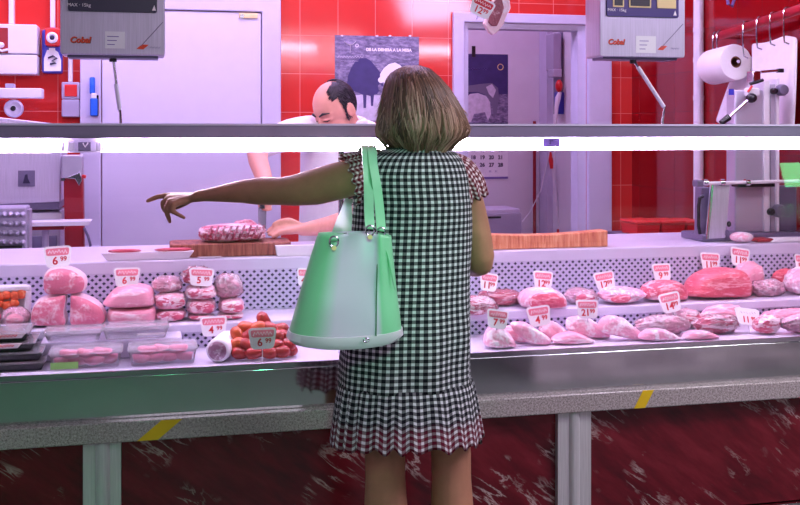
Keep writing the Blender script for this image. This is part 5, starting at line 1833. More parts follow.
# ------------------------------------------------------------------ tickets
tk = [
    (58, 267.5, hb3[2] + 0.03, 28, 21.5, '6', '99', 'price ticket reading 6.99 on the topmost ham', -3),
    (127, 286.5, lb2[2] + 0.06, 27, 19, '6', '99', 'price ticket reading 6.99 on the pork loins', 0),
    (214, 336, 0.25, 28, 19.5, '4', '99', 'price ticket reading 4.99 before the rib stacks', -1),
    (201, 286, Yr + 0.015, 26, 18, '5', '99', 'pale price ticket half covered by film on the middle rib stack', 4),
    (305, 286, 0.42, 17, 18, '4', '99', 'price ticket partly hidden behind the handbag', 3),
    (488, 291, 0.36, 20, 18, '11', '99', 'price ticket partly hidden by the bent elbow', 10),
    (543, 289.5, 0.42, 22, 18.5, '12', '99', 'price ticket reading 12.99 behind the round roast', 6),
    (497, 328.5, 0.03 + 0.02, 24, 19, '7', '99', 'price ticket reading 7.99 at the left of the right lower deck', 9),
    (541, 326, 0.13, 26, 20, '4', '99', 'price ticket reading 4.99 among the chops', -6),
    (588, 318.5, 0.12, 25, 18.5, '21', '99', 'price ticket reading 21.99 among the chops', 2),
    (607, 290, 0.40, 23, 18.5, '12', '99', 'price ticket reading 12.99 on the long pale cut', -8),
    (663, 281, 0.42, 21, 17.5, '9', '99', 'price ticket reading 9.99 above the beef roll', -1),
    (673, 312, 0.21, 24, 19.5, '14', '99', 'price ticket reading 14.99 at the film wrapped joint', -10),
    (711, 270.5, 0.47, 23, 18, '11', '99', 'price ticket reading 11.99 left above the largest roast', 4),
    (740, 266, 0.45, 23, 18.5, '11', '99', 'price ticket reading 11.99 right above the largest roast', 10),
    (803, 272, 0.40, 18, 18, '10', '99', 'price ticket cut off by the right edge of the picture', 5),
]
for px, py, Y, w_, h_, big_, sm, lab, tl_ in tk:
    ticket(px, py, Y, w_, h_, big_, sm, lab, tl_)
ticket(262.5, 349, 0.03, 29, 21, '6', '99', 'price ticket reading 6.99 on a stem before the sausage heap', 0, stem=at(262, 349, 0.03).z - ZD - 0.001, lean=4)
ticket(749, 325, 0.095, 29, 17.5, '11', '99', 'white price ticket reading 11.99 on a slanting stem at the right lower deck', 8, stem=0.03, head='paper', lean=28)
ticket(478, 16, 0.28, 26, 19, '12', '99', 'price ticket reading 12.99 hanging beside the steak shaped sign', 24, head='ink_red', lean=0)

# ================================================================== WOMAN
YWM = -0.36
hairm = NT('hair')
hat = hairm.N('ShaderNodeAttribute')
hat.attribute_name = 'tone'
hairm.L(hairm.ramp(hat.outputs['Fac'], [(0.0, S(84, 60, 48)), (0.5, S(140, 104, 84)), (1.0, S(206, 170, 148))]), hairm.p.inputs['Base Color'])
hairm.set(rough=0.42, spec=0.4)
M['hair'] = hairm.m
hd_ = NT('dark_hair')
hat = hd_.N('ShaderNodeAttribute')
hat.attribute_name = 'tone'
hd_.L(hd_.ramp(hat.outputs['Fac'], [(0.0, S(20, 14, 26)), (1.0, S(54, 40, 56))]), hd_.p.inputs['Base Color'])
hd_.set(rough=0.5)
M['dark_hair'] = hd_.m


def W(px, py, Y=YWM):
    return at(px, py, Y)


def ellring(c, a, bf, bb, n, ph=0.0):
    """horizontal ring: half width a, front depth bf (+y), back depth bb (-y)"""
    out = []
    for k in range(n):
        t = 2 * PI * k / n + ph
        x, y = math.cos(t), math.sin(t)
        out.append(Vector((c.x + a * x, c.y + (bf if y > 0 else bb) * y, c.z)))
    return out


root_w = thing('person', 'woman in a gingham dress with her back turned, pointing left at the meat', 'person', (W(408, 130).x, YWM, 0))
m = MB()
# trunk
tr = [(150, 402, 436, .05), (158, 372, 452, .075), (168, 364, 458, .085), (190, 362, 460, .10), (240, 362, 461, .108), (290, 360, 460, .12), (330, 358, 456, .125), (352, 362, 452, .11)]
rg = []
for y, l, r, b in tr:
    c = W((l + r) / 2, y)
    rg.append(ellring(c, (W(r, y).x - W(l, y).x) / 2, b, b, 24))
m.loft(rg)
# neck and head
hc = W(421, 109)
m.chain([(W(417, 158), 0.058), (W(419, 146), 0.052), (W(420, 128, YWM + 0.012), 0.055)])
m.ell(hc, (0.073, 0.092, 0.105))
m.ell(hc + Vector((0, 0.035, -0.06)), (0.056, 0.058, 0.065))
m.ell(hc + Vector((0, 0.088, -0.098)), (0.022, 0.018, 0.018))
m.chain([(hc + Vector((0, 0.09, -0.012)), 0.009), (hc + Vector((0, 0.112, -0.044)), 0.013)])
m.chain([(hc + Vector((-0.02, 0.085, -0.07)), 0.007), (hc + Vector((0.02, 0.085, -0.07)), 0.007)])
for s in (-1, 1):
    m.ell(hc + Vector((s * 0.074, 0.0, -0.02)), (0.010, 0.018, 0.030))
    m.chain([(hc + Vector((s * 0.012, 0.086, 0.012)), 0.008), (hc + Vector((s * 0.045, 0.07, 0.01)), 0.008)])
# left arm, stretched out
YA = lambda x: YWM + (345 - x) * 0.00135
arm = [(366, 174, 16), (352, 178, 18.3), (340, 180.5, 19), (317, 186.5, 18.6), (295, 190.5, 15.8), (279, 191.3, 14), (259, 191.2, 14), (245, 191.3, 12.2), (223, 193.5, 8.8), (204, 195.3, 6.2), (195, 197, 5.6)]
m.chain([(at(x, y, YA(x)), r * mpp(x, YA(x))) for x, y, r in arm], 18)
# left hand
Yh_ = YA(180)
H = lambda px, py, dy: at(px, py, Yh_ + dy)
wr = H(195, 197, 0)
kn = [H(170, 195.3, 0.030), H(168.5, 198.5, 0.010), H(169.5, 202, -0.010), H(173, 204.5, -0.026)]
for k, r0 in zip(kn, (0.0105, 0.011, 0.0105, 0.010)):
    m.chain([(wr + Vector((0, (k.y - wr.y) * 0.35, 0)), 0.013), (wr.lerp(k, 0.6), 0.0125), (k, r0)])
m.chain([(kn[0], 0.0098), (H(158, 196.6, 0.034), 0.0085), (H(152, 199, 0.036), 0.0076), (H(147.5, 201, 0.036), 0.0066)])
m.chain([(kn[1], 0.0098), (H(162.5, 203, 0.010), 0.0088), (H(164, 210, 0.008), 0.008), (H(168.5, 213.5, 0.006), 0.007)])
m.chain([(kn[2], 0.0096), (H(166, 209, -0.012), 0.0086), (H(168, 216.5, -0.012), 0.0078), (H(170, 222, -0.010), 0.0066)])
m.chain([(kn[3], 0.009), (H(172, 211.5, -0.028), 0.0078), (H(178.5, 214.5, -0.03), 0.007), (H(184.5, 217.8, -0.03), 0.006)])
m.chain([(H(189, 199.5, 0.02), 0.013), (H(182, 204, 0.034), 0.011), (H(175, 207.5, 0.042), 0.0092), (H(170.5, 208.5, 0.045), 0.0078)])
# right arm, bent forward
ra = [(452, 176, YWM, 15), (464, 190, YWM, 16.5), (471, 210, YWM, 15), (477, 235, YWM - 0.005, 14.5), (480.5, 256, YWM - 0.005, 14), (481, 263, YWM, 12.5), (476, 265, YWM + 0.08, 12), (466, 265, YWM + 0.16, 10), (452, 262, YWM + 0.235, 7)]
m.chain([(at(x, y, Y), r * mpp(x, Y)) for x, y, Y, r in ra], 18)
wr = at(452, 262, YWM + 0.235)
for k, (dx, dz) in enumerate(((-0.075, 0.012), (-0.08, -0.004), (-0.078, -0.02), (-0.07, -0.035))):
    kk = wr + Vector((dx * 0.9, 0.012, dz))
    m.chain([(wr, 0.014), (kk, 0.011), (kk + Vector((-0.03, -0.006, -0.012)), 0.009), (kk + Vector((-0.042, -0.016, -0.034)), 0.0075)])
m.chain([(wr + Vector((-0.02, -0.008, 0.006)), 0.012), (wr + Vector((-0.055, -0.022, 0.022)), 0.010), (wr + Vector((-0.085, -0.022, 0.018)), 0.008)])
# legs and feet
for hx, kx, fx, tw in ((392, 385, 384, -1), (436, 451, 452, 1)):
    hp = W(hx, 345); kp = W(kx, 462); an = Vector((W(fx, 462).x, YWM - 0.005, 0.085))
    m.chain([(hp, 0.085), (hp.lerp(kp, 0.5), 0.074), (kp + Vector((0, 0, 0.03)), 0.057), (kp + Vector((0, -0.004, -0.04)), 0.056), (kp + Vector((0, -0.012, -0.13)), 0.061), (kp.lerp(an, 0.62) + Vector((0, -0.008, 0)), 0.048), (an, 0.036)], 18)
    m.chain([(an + Vector((0, -0.02, -0.05)), 0.032), (an + Vector((tw * 0.008, 0.06, -0.052)), 0.031), (an + Vector((tw * 0.02, 0.15, -0.062)), 0.023), (an + Vector((tw * 0.022, 0.185, -0.066)), 0.018)])
    m.chain([(an, 0.036), (an + Vector((0, -0.01, -0.045)), 0.034)])
me = remeshed(m, 0.0052, 4, 0.5)
link('body', me, 'skin_woman', root_w, 180)
for hx, fx, tw in ((392, 384, -1), (436, 452, 1)):
    an = Vector((W(fx, 462).x, YWM - 0.005, 0.0))
    m = MB()
    so = [(-0.036, -0.06), (0, -0.072), (0.036, -0.06), (0.04, 0.0), (0.046, 0.10), (0.04, 0.17), (0.0, 0.215), (-0.04, 0.17), (-0.046, 0.10), (-0.04, 0.0)]
    m.loft([[Vector((an.x + x + tw * 0.1 * max(0, y), an.y + y, z)) for x, y in so] for z in (0.001, 0.014)])
    sh = m.build('sandal', 'black_plastic', root_w, bevel=0.004)
    m = MB()
    m.tube([Vector((an.x + tw * 0.012 + 0.05 * math.cos(a), an.y + 0.11, 0.012 + 0.056 * math.sin(a))) for a in [PI * k / 10 for k in range(11)]], 0.008, 8)
    m.build('sandal_strap', 'black_plastic', sh)

# dress
ND = 144
dtab = [(145, 401, 441, .05, .055), (149, 384, 450, .065, .072), (155, 369, 458, .082, .092), (163, 360, 464, .097, .108), (175, 354, 468, .112, .120), (190, 353, 470, .122, .126), (205, 354, 471, .126, .128), (225, 353, 471.5, .128, .126), (250, 351, 471, .13, .126), (280, 349, 470, .138, .134), (310, 346, 470, .144, .142), (335, 344, 470, .147, .147), (355, 343, 470, .149, .15), (375, 342, 470, .150, .152), (396, 341, 470.5, .150, .153)]
PIT = 0.0172
CIRC = PIT * 52


def interp_tab(y):
    for p, q in zip(dtab, dtab[1:]):
        if p[0] <= y <= q[0]:
            f = (y - p[0]) / (q[0] - p[0])
            return [u + (v - u) * f for u, v in zip(p, q)]
    return list(dtab[-1])


ys = [145 + (396 - 145) * i / 60 for i in range(61)]
rows, zs = [], []
for y in ys:
    _, l, r, bf, bb = interp_tab(y)
    c = W((l + r) / 2, y)
    c.z = at((l + r) / 2, y, YWM - bb * min(1, (y - 140) / 60)).z
    a = (W(r, y).x - W(l, y).x) / 2
    fold = max(0.0, (y - 230) / 164) ** 1.3
    row = []
    for k in range(ND):
        t = 2 * PI * k / ND
        n = (math.sin(t * 9 + 1.2) * 0.6 + noise.noise(Vector((math.cos(t) * 2.4, math.sin(t) * 2.4, y * 0.006))) * 1.1)
        n2 = noise.noise(Vector((math.cos(t) * 1.6, math.sin(t) * 1.6, y * 0.025 + 3)))
        s_ = 1 + (0.052 * fold * n + 0.022 * n2) * (1 if abs(math.sin(t)) > 0.2 else 0.45)
        row.append(Vector((c.x + a * math.cos(t) * s_, c.y + (bf if math.sin(t) > 0 else bb) * math.sin(t) * s_, c.z)))
    rows.append(row); zs.append(c.z)
m = MB()
m.grid(rows, True, lambda i, j: (CIRC * j / ND, zs[i]))
m.build('dress', 'gingham', root_w, smooth=180, solid=0.003)
# gathered hem
NR = 288
rrows, vz = [], []
for i in range(17):
    f = i / 16
    y = 393 + (457 - 393) * f
    l, r = 341 + (331.5 - 341) * f ** 0.7, 470.5 + (480.5 - 470.5) * f ** 0.7
    c = W((l + r) / 2, y)
    a = (W(r, y).x - W(l, y).x) / 2
    b = 0.153 + 0.025 * f ** 0.7
    c.z = at((l + r) / 2, y, YWM - b).z
    row = []
    for k in range(NR):
        t = 2 * PI * k / NR
        am = (0.010 + 0.038 * f)
        ww = t * 23 + 1.4 * math.sin(t * 3 + 0.5) + 0.8 * math.sin(t * 7)
        n = math.sin(ww) * am * (0.55 + 0.45 * math.sin(t * 5 + 2)) + 0.02 * f * noise.noise(Vector((math.cos(t) * 3, math.sin(t) * 3, 8)))
        # on the silhouette keep the flare, ripple mostly outwards
        rad = 1 + n
        dzv = 0.010 * f * math.sin(ww + 1.1) * (0.4 + 0.6 * abs(math.sin(t * 4))) - 0.008 * f * math.sin(t * 2 + 2.2)
        row.append(Vector((c.x + a * math.cos(t) * rad, c.y + b * math.sin(t) * rad, c.z + dzv)))
    rrows.append(row); vz.append(c.z)
m = MB()
m.grid(rrows, True, lambda i, j: (PIT * 64 * j / NR, vz[i]))
o = m.build('hem_ruffle', 'gingham_trim', root_w, smooth=180, solid=0.003)
o['label'] = 'gathered hem with dark red lower band'


def sleeve(cs, side, nw, flare, name):
    """cs: ring centres/radii along the arm"""
    rows = []
    n = 120
    L = 0
    vs = [0]
    for i in range(len(cs)):
        p = cs[i][0]
        d = (cs[min(i + 1, len(cs) - 1)][0] - cs[max(i - 1, 0)][0]).normalized()
        up = Vector((0, 1, 0))
        up = (up - d * up.dot(d)).normalized()
        sd = d.cross(up).normalized()
        f = i / (len(cs) - 1)
        row = []
        for k in range(n):
            t = 2 * PI * k / n
            rad = cs[i][1] * (1 + flare * f * f * (0.5 + 0.5 * math.sin(t * nw + 0.7 * math.sin(t * 3))))
            q = p + (sd * math.cos(t) + up * math.sin(t) * 0.92) * rad
            q += d * (0.006 * f * math.sin(t * nw + 1))
            row.append(q)
        rows.append(row)
        if i:
            L += (cs[i][0] - cs[i - 1][0]).length
            vs.append(L)
    m = MB(); m.grid(rows, True, lambda i, j: (0.0135 * 36 * j / n, vs[i]))
    return m.build(name, 'gingham_red', root_w, smooth=180, solid=0.0025)


def curve_rings(ctrl, n=10):
    out = []
    for i in range(n + 1):
        f = i / n * (len(ctrl) - 1)
        k = min(int(f), len(ctrl) - 2)
        u = f - k
        out.append((ctrl[k][0].lerp(ctrl[k + 1][0], u), ctrl[k][1] + (ctrl[k + 1][1] - ctrl[k][1]) * u))
    return out


o = sleeve(curve_rings([(W(386, 168), 0.056), (W(373, 173), 0.068), (W(361, 178), 0.073), (W(349, 181.5, YWM + 0.0), 0.072)]), -1, 15, 0.12, 'sleeve_ruffle')
o['label'] = 'dark red checked sleeve ruffle'
o = sleeve(curve_rings([(W(446, 167), 0.05), (W(456, 174), 0.060), (W(463.5, 186), 0.060), (W(469, 200), 0.052)]), 1, 14, 0.16, 'sleeve_ruffle')
o['label'] = 'dark red checked sleeve ruffle'

# hair: a shell plus loose strands
htab = [(66, 407, 419, .018, .018), (69, 398, 428, .05, .052), (74, 391, 433, .07, .078), (80, 388, 439, .082, .094), (90, 385.5, 447, .095, .108), (100, 383.5, 453, .09, .114), (110, 382, 459, .075, .118), (120, 380.5, 463, .062, .120), (130, 380, 465, .055, .118), (137, 381.5, 462, .05, .108), (143, 387, 454, .045, .094), (147, 395, 444, .03, .07)]


def hrow(y):
    y = max(66, min(147, y))
    for p, q in zip(htab, htab[1:]):
        if p[0] <= y <= q[0]:
            f = (y - p[0]) / (q[0] - p[0])
            return [u + (v - u) * f for u, v in zip(p, q)]


def hpoint(t, y, g=1.0):
    _, l, r, bf, bb = hrow(y)
    c = W((l + r) / 2, y)
    a = (W(r, y).x - W(l, y).x) / 2
    s = math.sin(t)
    return Vector((c.x + a * math.cos(t) * g, c.y + (bf if s > 0 else bb) * s * g, c.z))


rh = random.Random(21)
rows = []
NH = 150
for i in range(40):
    y = 66 + 81 * i / 39
    row = []
    for k in range(NH):
        t = 2 * PI * k / NH
        lock = noise.noise(Vector((math.cos(t) * 5 + 0.4 * math.sin(y * 0.06), math.sin(t) * 5, y * 0.012)))
        lock2 = noise.noise(Vector((math.cos(t) * 14, math.sin(t) * 14, y * 0.02)))
        g = 0.955 + (0.05 * lock + 0.022 * lock2) * min(1, (y - 60) / 40)
        row.append(hpoint(t, y, g))
    rows.append(row)
m = MB(); m.grid(rows)
m.bm.faces.new([m.bm.verts.new(p) for p in rows[0]])
m.bm.faces.new([m.bm.verts.new(p) for p in reversed(rows[-1])])
bmesh.ops.remove_doubles(m.bm, verts=m.bm.verts, dist=1e-6)
nshell = len(m.bm.verts)
tones = [0.25 + 0.25 * rh.random() for _ in range(nshell)]
clumps = []
for k in range(120):
    tc = rh.uniform(-PI * 1.2, PI * 0.2) if k < 108 else rh.uniform(0, 2 * PI)
    clumps.append((tc, 67 + 46 * rh.random() ** 1.6, rh.uniform(128, 158), rh.uniform(-0.07, 0.15) if rh.random() < 0.75 else 0.0, rh.gauss(0.42, 0.24), rh.uniform(0, 6), rh.uniform(0.97, 1.035)))
for k in range(2200):
    tc, yc0, yc1, kick, tone0, ph, lift = clumps[rh.randrange(len(clumps))]
    spread = rh.gauss(0, 0.11)
    y0 = max(66.5, yc0 + rh.uniform(-8, 8))
    y1 = min(158, max(y0 + 22, yc1 + rh.uniform(-7, 4)))
    tone = min(1, max(0, tone0 + rh.gauss(0, 0.10)))
    dl_ = rh.uniform(-0.012, 0.012)
    pts, rs = [], []
    n = 10
    for i in range(n):
        f = i / (n - 1)
        y = y0 + (y1 - y0) * f
        tt = tc + spread * (1.25 - 0.95 * f * f) + 0.10 * math.sin(ph + f * 3.4) * f
        g = lift + dl_ + (kick + rh.uniform(-0.004, 0.004)) * f * f * max(0, (y - 95) / 50)
        p = hpoint(tt, y, g)
        if y > 147:
            p.z -= (y - 147) / 352
        pts.append(p)
        rs.append((0.0024 + 0.0013 * math.sin(PI * f)) * (1.0 if f < 0.7 else (1.05 - f) / 0.35) + 0.0003)
    m.tube(pts, rs, 5)
    tones += [tone] * (len(m.bm.verts) - len(tones))
for k in range(420):        # stray wisps
    t = rh.uniform(-PI * 1.15, PI * 0.15)
    y0 = rh.uniform(78, 128)
    y1 = min(160, y0 + rh.uniform(14, 40))
    kick, cu = rh.uniform(0.02, 0.16), rh.uniform(-0.12, 0.12)
    pts = []
    for i in range(7):
        f = i / 6
        y = y0 + (y1 - y0) * f
        p = hpoint(t + cu * f, y, 0.99 + kick * f ** 1.6)
        if y > 147:
            p.z -= (y - 147) / 352
        pts.append(p)
    m.tube(pts, [0.0014, 0.0015, 0.0014, 0.0012, 0.001, 0.0007, 0.0003], 4)
    tones += [rh.uniform(0.5, 1.0)] * (len(m.bm.verts) - len(tones))
o = m.build('hair', 'hair', root_w, smooth=180)
at_ = o.data.attributes.new('tone', 'FLOAT', 'POINT')
for i, v in enumerate(tones[:len(o.data.vertices)]):
    at_.data[i].value = v

# ================================================================== HANDBAG
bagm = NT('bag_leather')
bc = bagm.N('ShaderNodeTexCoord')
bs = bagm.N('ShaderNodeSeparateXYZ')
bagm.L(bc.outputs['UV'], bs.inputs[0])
GREEN_LIT, OFFW = S(134, 202, 156), S(204, 192, 212)  # green light on off-white leather, painted into the base colour at the sides
bagm.L(bagm.ramp(bs.outputs['X'], [(0.0, GREEN_LIT), (0.20, GREEN_LIT), (0.40, OFFW), (0.70, OFFW), (0.745, GREEN_LIT), (1.0, GREEN_LIT)]), bagm.p.inputs['Base Color'])
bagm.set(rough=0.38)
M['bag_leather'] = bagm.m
M['green_lit'] = plain('green_lit_leather', GREEN_LIT, 0.4, var=0.04)  # straps: same green light painted in as an even colour
M['bag_base'] = plain('bag_base', S(214, 208, 216), 0.4, var=0.03)
YB0 = -0.62
bag = thing('handbag', 'white leather handbag with green light painted into its colour, hanging from the shoulder of the woman', 'handbag', at(345, 350, YB0))
YBF = YB0 - 0.05
zt, zb = at(350, 233, YB0).z, at(350, 343, YB0).z
rows = []
NB, NZ = 80, 30
for i in range(NZ + 1):
    f = i / NZ
    l, r = 319 + (288.5 - 319) * f ** 0.9, 391 + (401.5 - 391) * f ** 1.1
    y = 233 + (340 - 233) * f
    c = at((l + r) / 2, y, YB0)
    c.z = at((l + r) / 2, y, YB0 - 0.02 - 0.045 * f).z
    a = (at(r, y, YB0).x - at(l, y, YB0).x) / 2
    b = 0.030 + 0.036 * f
    row = []
    for k in range(NB):
        t = 2 * PI * k / NB
        cx_, sx_ = math.cos(t), math.sin(t)
        e = 0.55
        x = math.copysign(abs(cx_) ** e, cx_)
        y_ = math.copysign(abs(sx_) ** (e + 0.15), sx_)
        dent = 0.010 * (1 - f) * math.sin(x * 5 + 1) + 0.007 * noise.noise(Vector((x * 2, f * 3, 1))) - (0.012 * math.exp(-((x - 0.62) / 0.07) ** 2) * (1 - f) if sx_ < 0 else 0)
        zz = c.z - (0.014 * (1 - x * x) * f ** 3 if sx_ < 0 else 0) - (0.012 * (1 - f) * (x - 0.1) ** 2 if x > 0.1 else 0.0)
        row.append(Vector((c.x + a * x, c.y + b * y_ - dent * (-1 if sx_ < 0 else 0.3) * 0.6, zz)))
    rows.append(row)
m = MB()
m.grid(rows, True, lambda i, j: (0.5 + 0.5 * math.copysign(abs(math.cos(2 * PI * j / NB)) ** 0.75, math.cos(2 * PI * j / NB)), 1 - i / NZ))
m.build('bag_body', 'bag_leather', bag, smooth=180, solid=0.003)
m = MB()
low = rows[-1]
cc = sum(low, Vector()) / len(low)
rr_ = [[p + Vector((0, 0, 0.022)) + (p - cc).normalized() * 0.0035 for p in rows[-6]]]
g0 = [rows[-3][k] + (rows[-3][k] - Vector((cc.x, cc.y, rows[-3][k].z))).normalized() * 0.003 for k in range(NB)]
g1 = [rows[-1][k] + (rows[-1][k] - Vector((cc.x, cc.y, rows[-1][k].z))).normalized() * 0.003 for k in range(NB)]
g2 = [cc + (rows[-1][k] - cc) * 0.93 + Vector((0, 0, -0.012)) for k in range(NB)]
m.loft([g0, g1, g2])
bp = m.build('bag_base', 'bag_base', bag, smooth=50)
c = at(366, 340, YB0 - 0.072)
m = MB(); m.tube([c + Vector((0.007 * math.cos(a), 0, 0.005 * math.sin(a))) for a in [2 * PI * k / 12 for k in range(13)]], 0.0015, 6); m.build('base_rivet', 'chrome', bp)
# inner lining closing the mouth
m = MB(); top = rows[1]; tc = sum(top, Vector()) / len(top)
m.loft([[tc + (p - tc) * 0.97 + Vector((0, 0, -0.012)) for p in top], [tc + (p - tc) * 0.05 + Vector((0, 0, -0.014)) for p in top]], cap=False)
m.build('lining', 'bag_base', bag)


def ribbon(pts, w, th):
    m = MB()
    P = []
    for i in range(len(pts) - 1):
        p0, p1, p2, p3 = (pts[max(0, min(len(pts) - 1, i + k - 1))] for k in range(4))
        for k in range(6):
            t = k / 6
            P.append(0.5 * ((2 * p1) + (p2 - p0) * t + (2 * p0 - 5 * p1 + 4 * p2 - p3) * t * t + (3 * p1 - p0 - 3 * p2 + p3) * t ** 3))
    P.append(pts[-1])
    rings = []
    for i, p in enumerate(P):
        d = (P[min(i + 1, len(P) - 1)] - P[max(i - 1, 0)]).normalized()
        sd = Vector((1, 0.25, 0))
        sd = (sd - d * sd.dot(d)).normalized()
        nn = d.cross(sd)
        rings.append([p + sd * w + nn * th, p - sd * w + nn * th, p - sd * w - nn * th, p + sd * w - nn * th])
    m.loft(rings)
    return m


for (rx, ry, sx, fx, lx, ly, dy) in ((370, 229, 367, 349, 334, 240, -0.055), (381, 231, 373, 349, 346, 237, -0.012)):
    pts = [at(rx, ry, YB0 + dy), at(rx - 1, ry - 16, YB0 + dy + 0.03), at((rx + sx) / 2, 188, -0.535), at(sx, 164, -0.495), at(sx - 1, 150.5, -0.45), at(sx - 2, 146, -0.37), at(sx - 5, 151, -0.275), at(sx - 10, 170, -0.225), at(fx, 200, -0.27), at((fx + lx) / 2, 220, -0.42), at(lx, ly, YB0 + dy)]
    ribbon(pts, 0.0125, 0.0018).build('strap', 'green_lit', bag, smooth=30)
    for (qx, qy) in ((rx, ry), (lx, ly)):
        c = at(qx, qy + 1.5, YB0 + dy - 0.004)
        m = MB(); m.tube([c + Vector((0.011 * math.cos(a), 0, 0.013 * math.sin(a))) for a in [2 * PI * k / 16 for k in range(17)]], 0.002, 6); rg_ = m.build('ring', 'chrome', bag)
        m = MB(); m.cyl(c + Vector((0, -0.002, -0.016)), c + Vector((0, 0.006, -0.016)), 0.006, n=12); m.build('rivet', 'cream', rg_)


def bagfront(px, py, lift=0.002):
    f = (py - 233) / 107
    return at(px, py, YB0 - (0.030 + 0.036 * f) * 0.97 - lift)


M['seam'] = plain('seam', S(70, 120, 88), 0.5)
m = MB(); m.tube([bagfront(379, 238), bagfront(377.5, 260), bagfront(376.5, 290), bagfront(376, 336)], 0.0018, 6); m.build('seam', 'seam', bag)
m = MB(); m.tube([bagfront(382, 240, 0.0), bagfront(388, 256, 0.0), bagfront(395, 290, -0.004)], [0.001, 0.0026, 0.001], 6); m.build('side_fold', 'green_lit', bag)

# ================================================================== BUTCHER
BY = 1.18
rb_ = thing('person', 'balding butcher in a white coat bending over the rack of ribs', 'person', (at(340, 130, BY).x, BY, 0))
G = lambda px, py, Y: at(px, py, Y)
k0 = mpp(330, BY)
# head, built looking along +y then turned
hc = G(335, 109, 1.10)
HM = T(hc) @ Matrix.Rotation(R(122), 4, 'Z') @ Matrix.Rotation(R(-34), 4, 'X')
hv = lambda x, y, z: HM @ Vector((x, y, z))
rot3 = HM.to_3x3()
m = MB()


def hell(c, r):
    m.ell(hv(*c), r, rot3)


hell((0, -0.005, 0.02), (0.076, 0.098, 0.098))
hell((0, 0.035, -0.045), (0.060, 0.062, 0.068))
hell((0, 0.082, -0.095), (0.024, 0.02, 0.02))
m.chain([(hv(0, 0.092, 0.005), 0.010), (hv(0, 0.116, -0.034), 0.014)])
for s in (-1, 1):
    hell((s * 0.012, 0.104, -0.038), (0.009, 0.010, 0.008))
    m.chain([(hv(s * 0.014, 0.088, 0.022), 0.009), (hv(s * 0.048, 0.068, 0.02), 0.009)])
    m.chain([(hv(s * 0.02, 0.09, 0.002), 0.007), (hv(s * 0.045, 0.076, 0.0), 0.007)])
    hell((s * 0.078, -0.012, -0.012), (0.009, 0.018, 0.03))
    m.tube([hv(s * 0.08 + s * 0.006 * 0, -0.012 + 0.018 * math.cos(a), -0.012 + 0.03 * math.sin(a)) for a in [2 * PI * q / 12 for q in range(13)]], 0.006, 6)
m.chain([(hv(-0.024, 0.088, -0.064), 0.007), (hv(0.024, 0.088, -0.064), 0.007)])
# neck, trunk
sh_l, sh_r = G(318, 131, 1.16), G(371, 134, 1.22)
nk = G(347, 126, 1.2)
m.chain([(hv(0, -0.02, -0.05), 0.055), (nk, 0.058)])
tr = [(133, 325, 372, .07), (150, 306, 378, .11), (180, 305, 380, .125), (215, 303, 380, .13), (245, 304, 380, .13), (270, 306, 378, .12)]
rg = []
for y, l, r, b in tr:
    c = G((l + r) / 2, y, BY + 0.06)
    rg.append(ellring(c, (G(r, y, BY).x - G(l, y, BY).x) / 2 * 0.9, b * .9, b * .9, 20))
m.loft(rg)
P_ = lambda x, y, Y, r: (G(x, y, Y), r * mpp(x, Y))
# his right arm (left in the picture): up and over, forearm down to the knife
m.chain([P_(320, 131, 1.16, 13), P_(296, 133, 1.13, 12.5), P_(274, 139, 1.08, 12), P_(257, 148, 1.03, 11), P_(258, 160, 0.97, 10), P_(264, 178, 0.86, 8.5), P_(267, 192, 0.77, 7)], 16)
wr = G(267, 193, 0.76)
for kk in range(4):
    a = G(262, 196 + kk * 4, 0.725)
    m.chain([(wr, 0.016), (a + Vector((0.0, 0.02, 0)), 0.0125), (a + Vector((-0.008, -0.022, 0)), 0.0105), (a + Vector((0.012, -0.036, -0.002)), 0.0095), (a + Vector((0.028, -0.02, -0.003)), 0.0085)])
m.chain([(wr, 0.016), (G(269, 199, 0.715), 0.013), (G(267, 205, 0.695), 0.010)])
# his left arm: comes in from the right, hand flat on the meat
m.chain([P_(368, 134, 1.22, 14), P_(374, 170, 1.16, 12.5), P_(372, 207, 1.08, 11.5), P_(350, 220, 0.95, 11), P_(328, 226, 0.86, 9.6), P_(308, 229, 0.73, 7.2), P_(302, 229.5, 0.71, 6.6)], 16)
wr = G(303, 229, 0.705)
for kk, (x0, y0, dy) in enumerate(((286, 222, 0.03), (284, 225, 0.008), (284, 228.5, -0.014), (287, 231.5, -0.032))):
    k1 = G(x0, y0, 0.69 + dy)
    m.chain([(wr, 0.018), (wr.lerp(k1, 0.6), 0.0155), (k1, 0.0125)])
    a, b = G(x0 - 8, y0 + 1.5, 0.685 + dy), G(x0 - 13, y0 + 5.5, 0.68 + dy)
    c = G(x0 - 17 + kk, y0 + 8 - kk, 0.68 + dy)
    m.chain([(k1, 0.0118), (a, 0.0105), (b, 0.0095), (c, 0.008)])
m.chain([(G(298, 225, 0.71), 0.015), (G(289, 220.5, 0.695), 0.0125), (G(280, 221.5, 0.685), 0.0105), (G(274, 224.5, 0.68), 0.009)])
# legs
for s in (-1, 1):
    c = G(342, 262, BY + 0.06)
    hp = Vector((c.x + s * 0.085, c.y, 0.84)); kn = Vector((c.x + s * 0.09, c.y, 0.47)); an = Vector((c.x + s * 0.09, c.y + 0.02, 0.09))
    m.chain([(hp, 0.085), (kn, 0.058), (an, 0.04)])
    m.chain([(an + Vector((0, 0.03, -0.045)), 0.036), (an + Vector((s * 0.02, -0.15, -0.055)), 0.028)])
link('body', remeshed(m, 0.0055, 4, 0.5), 'skin_butcher', rb_, 180)
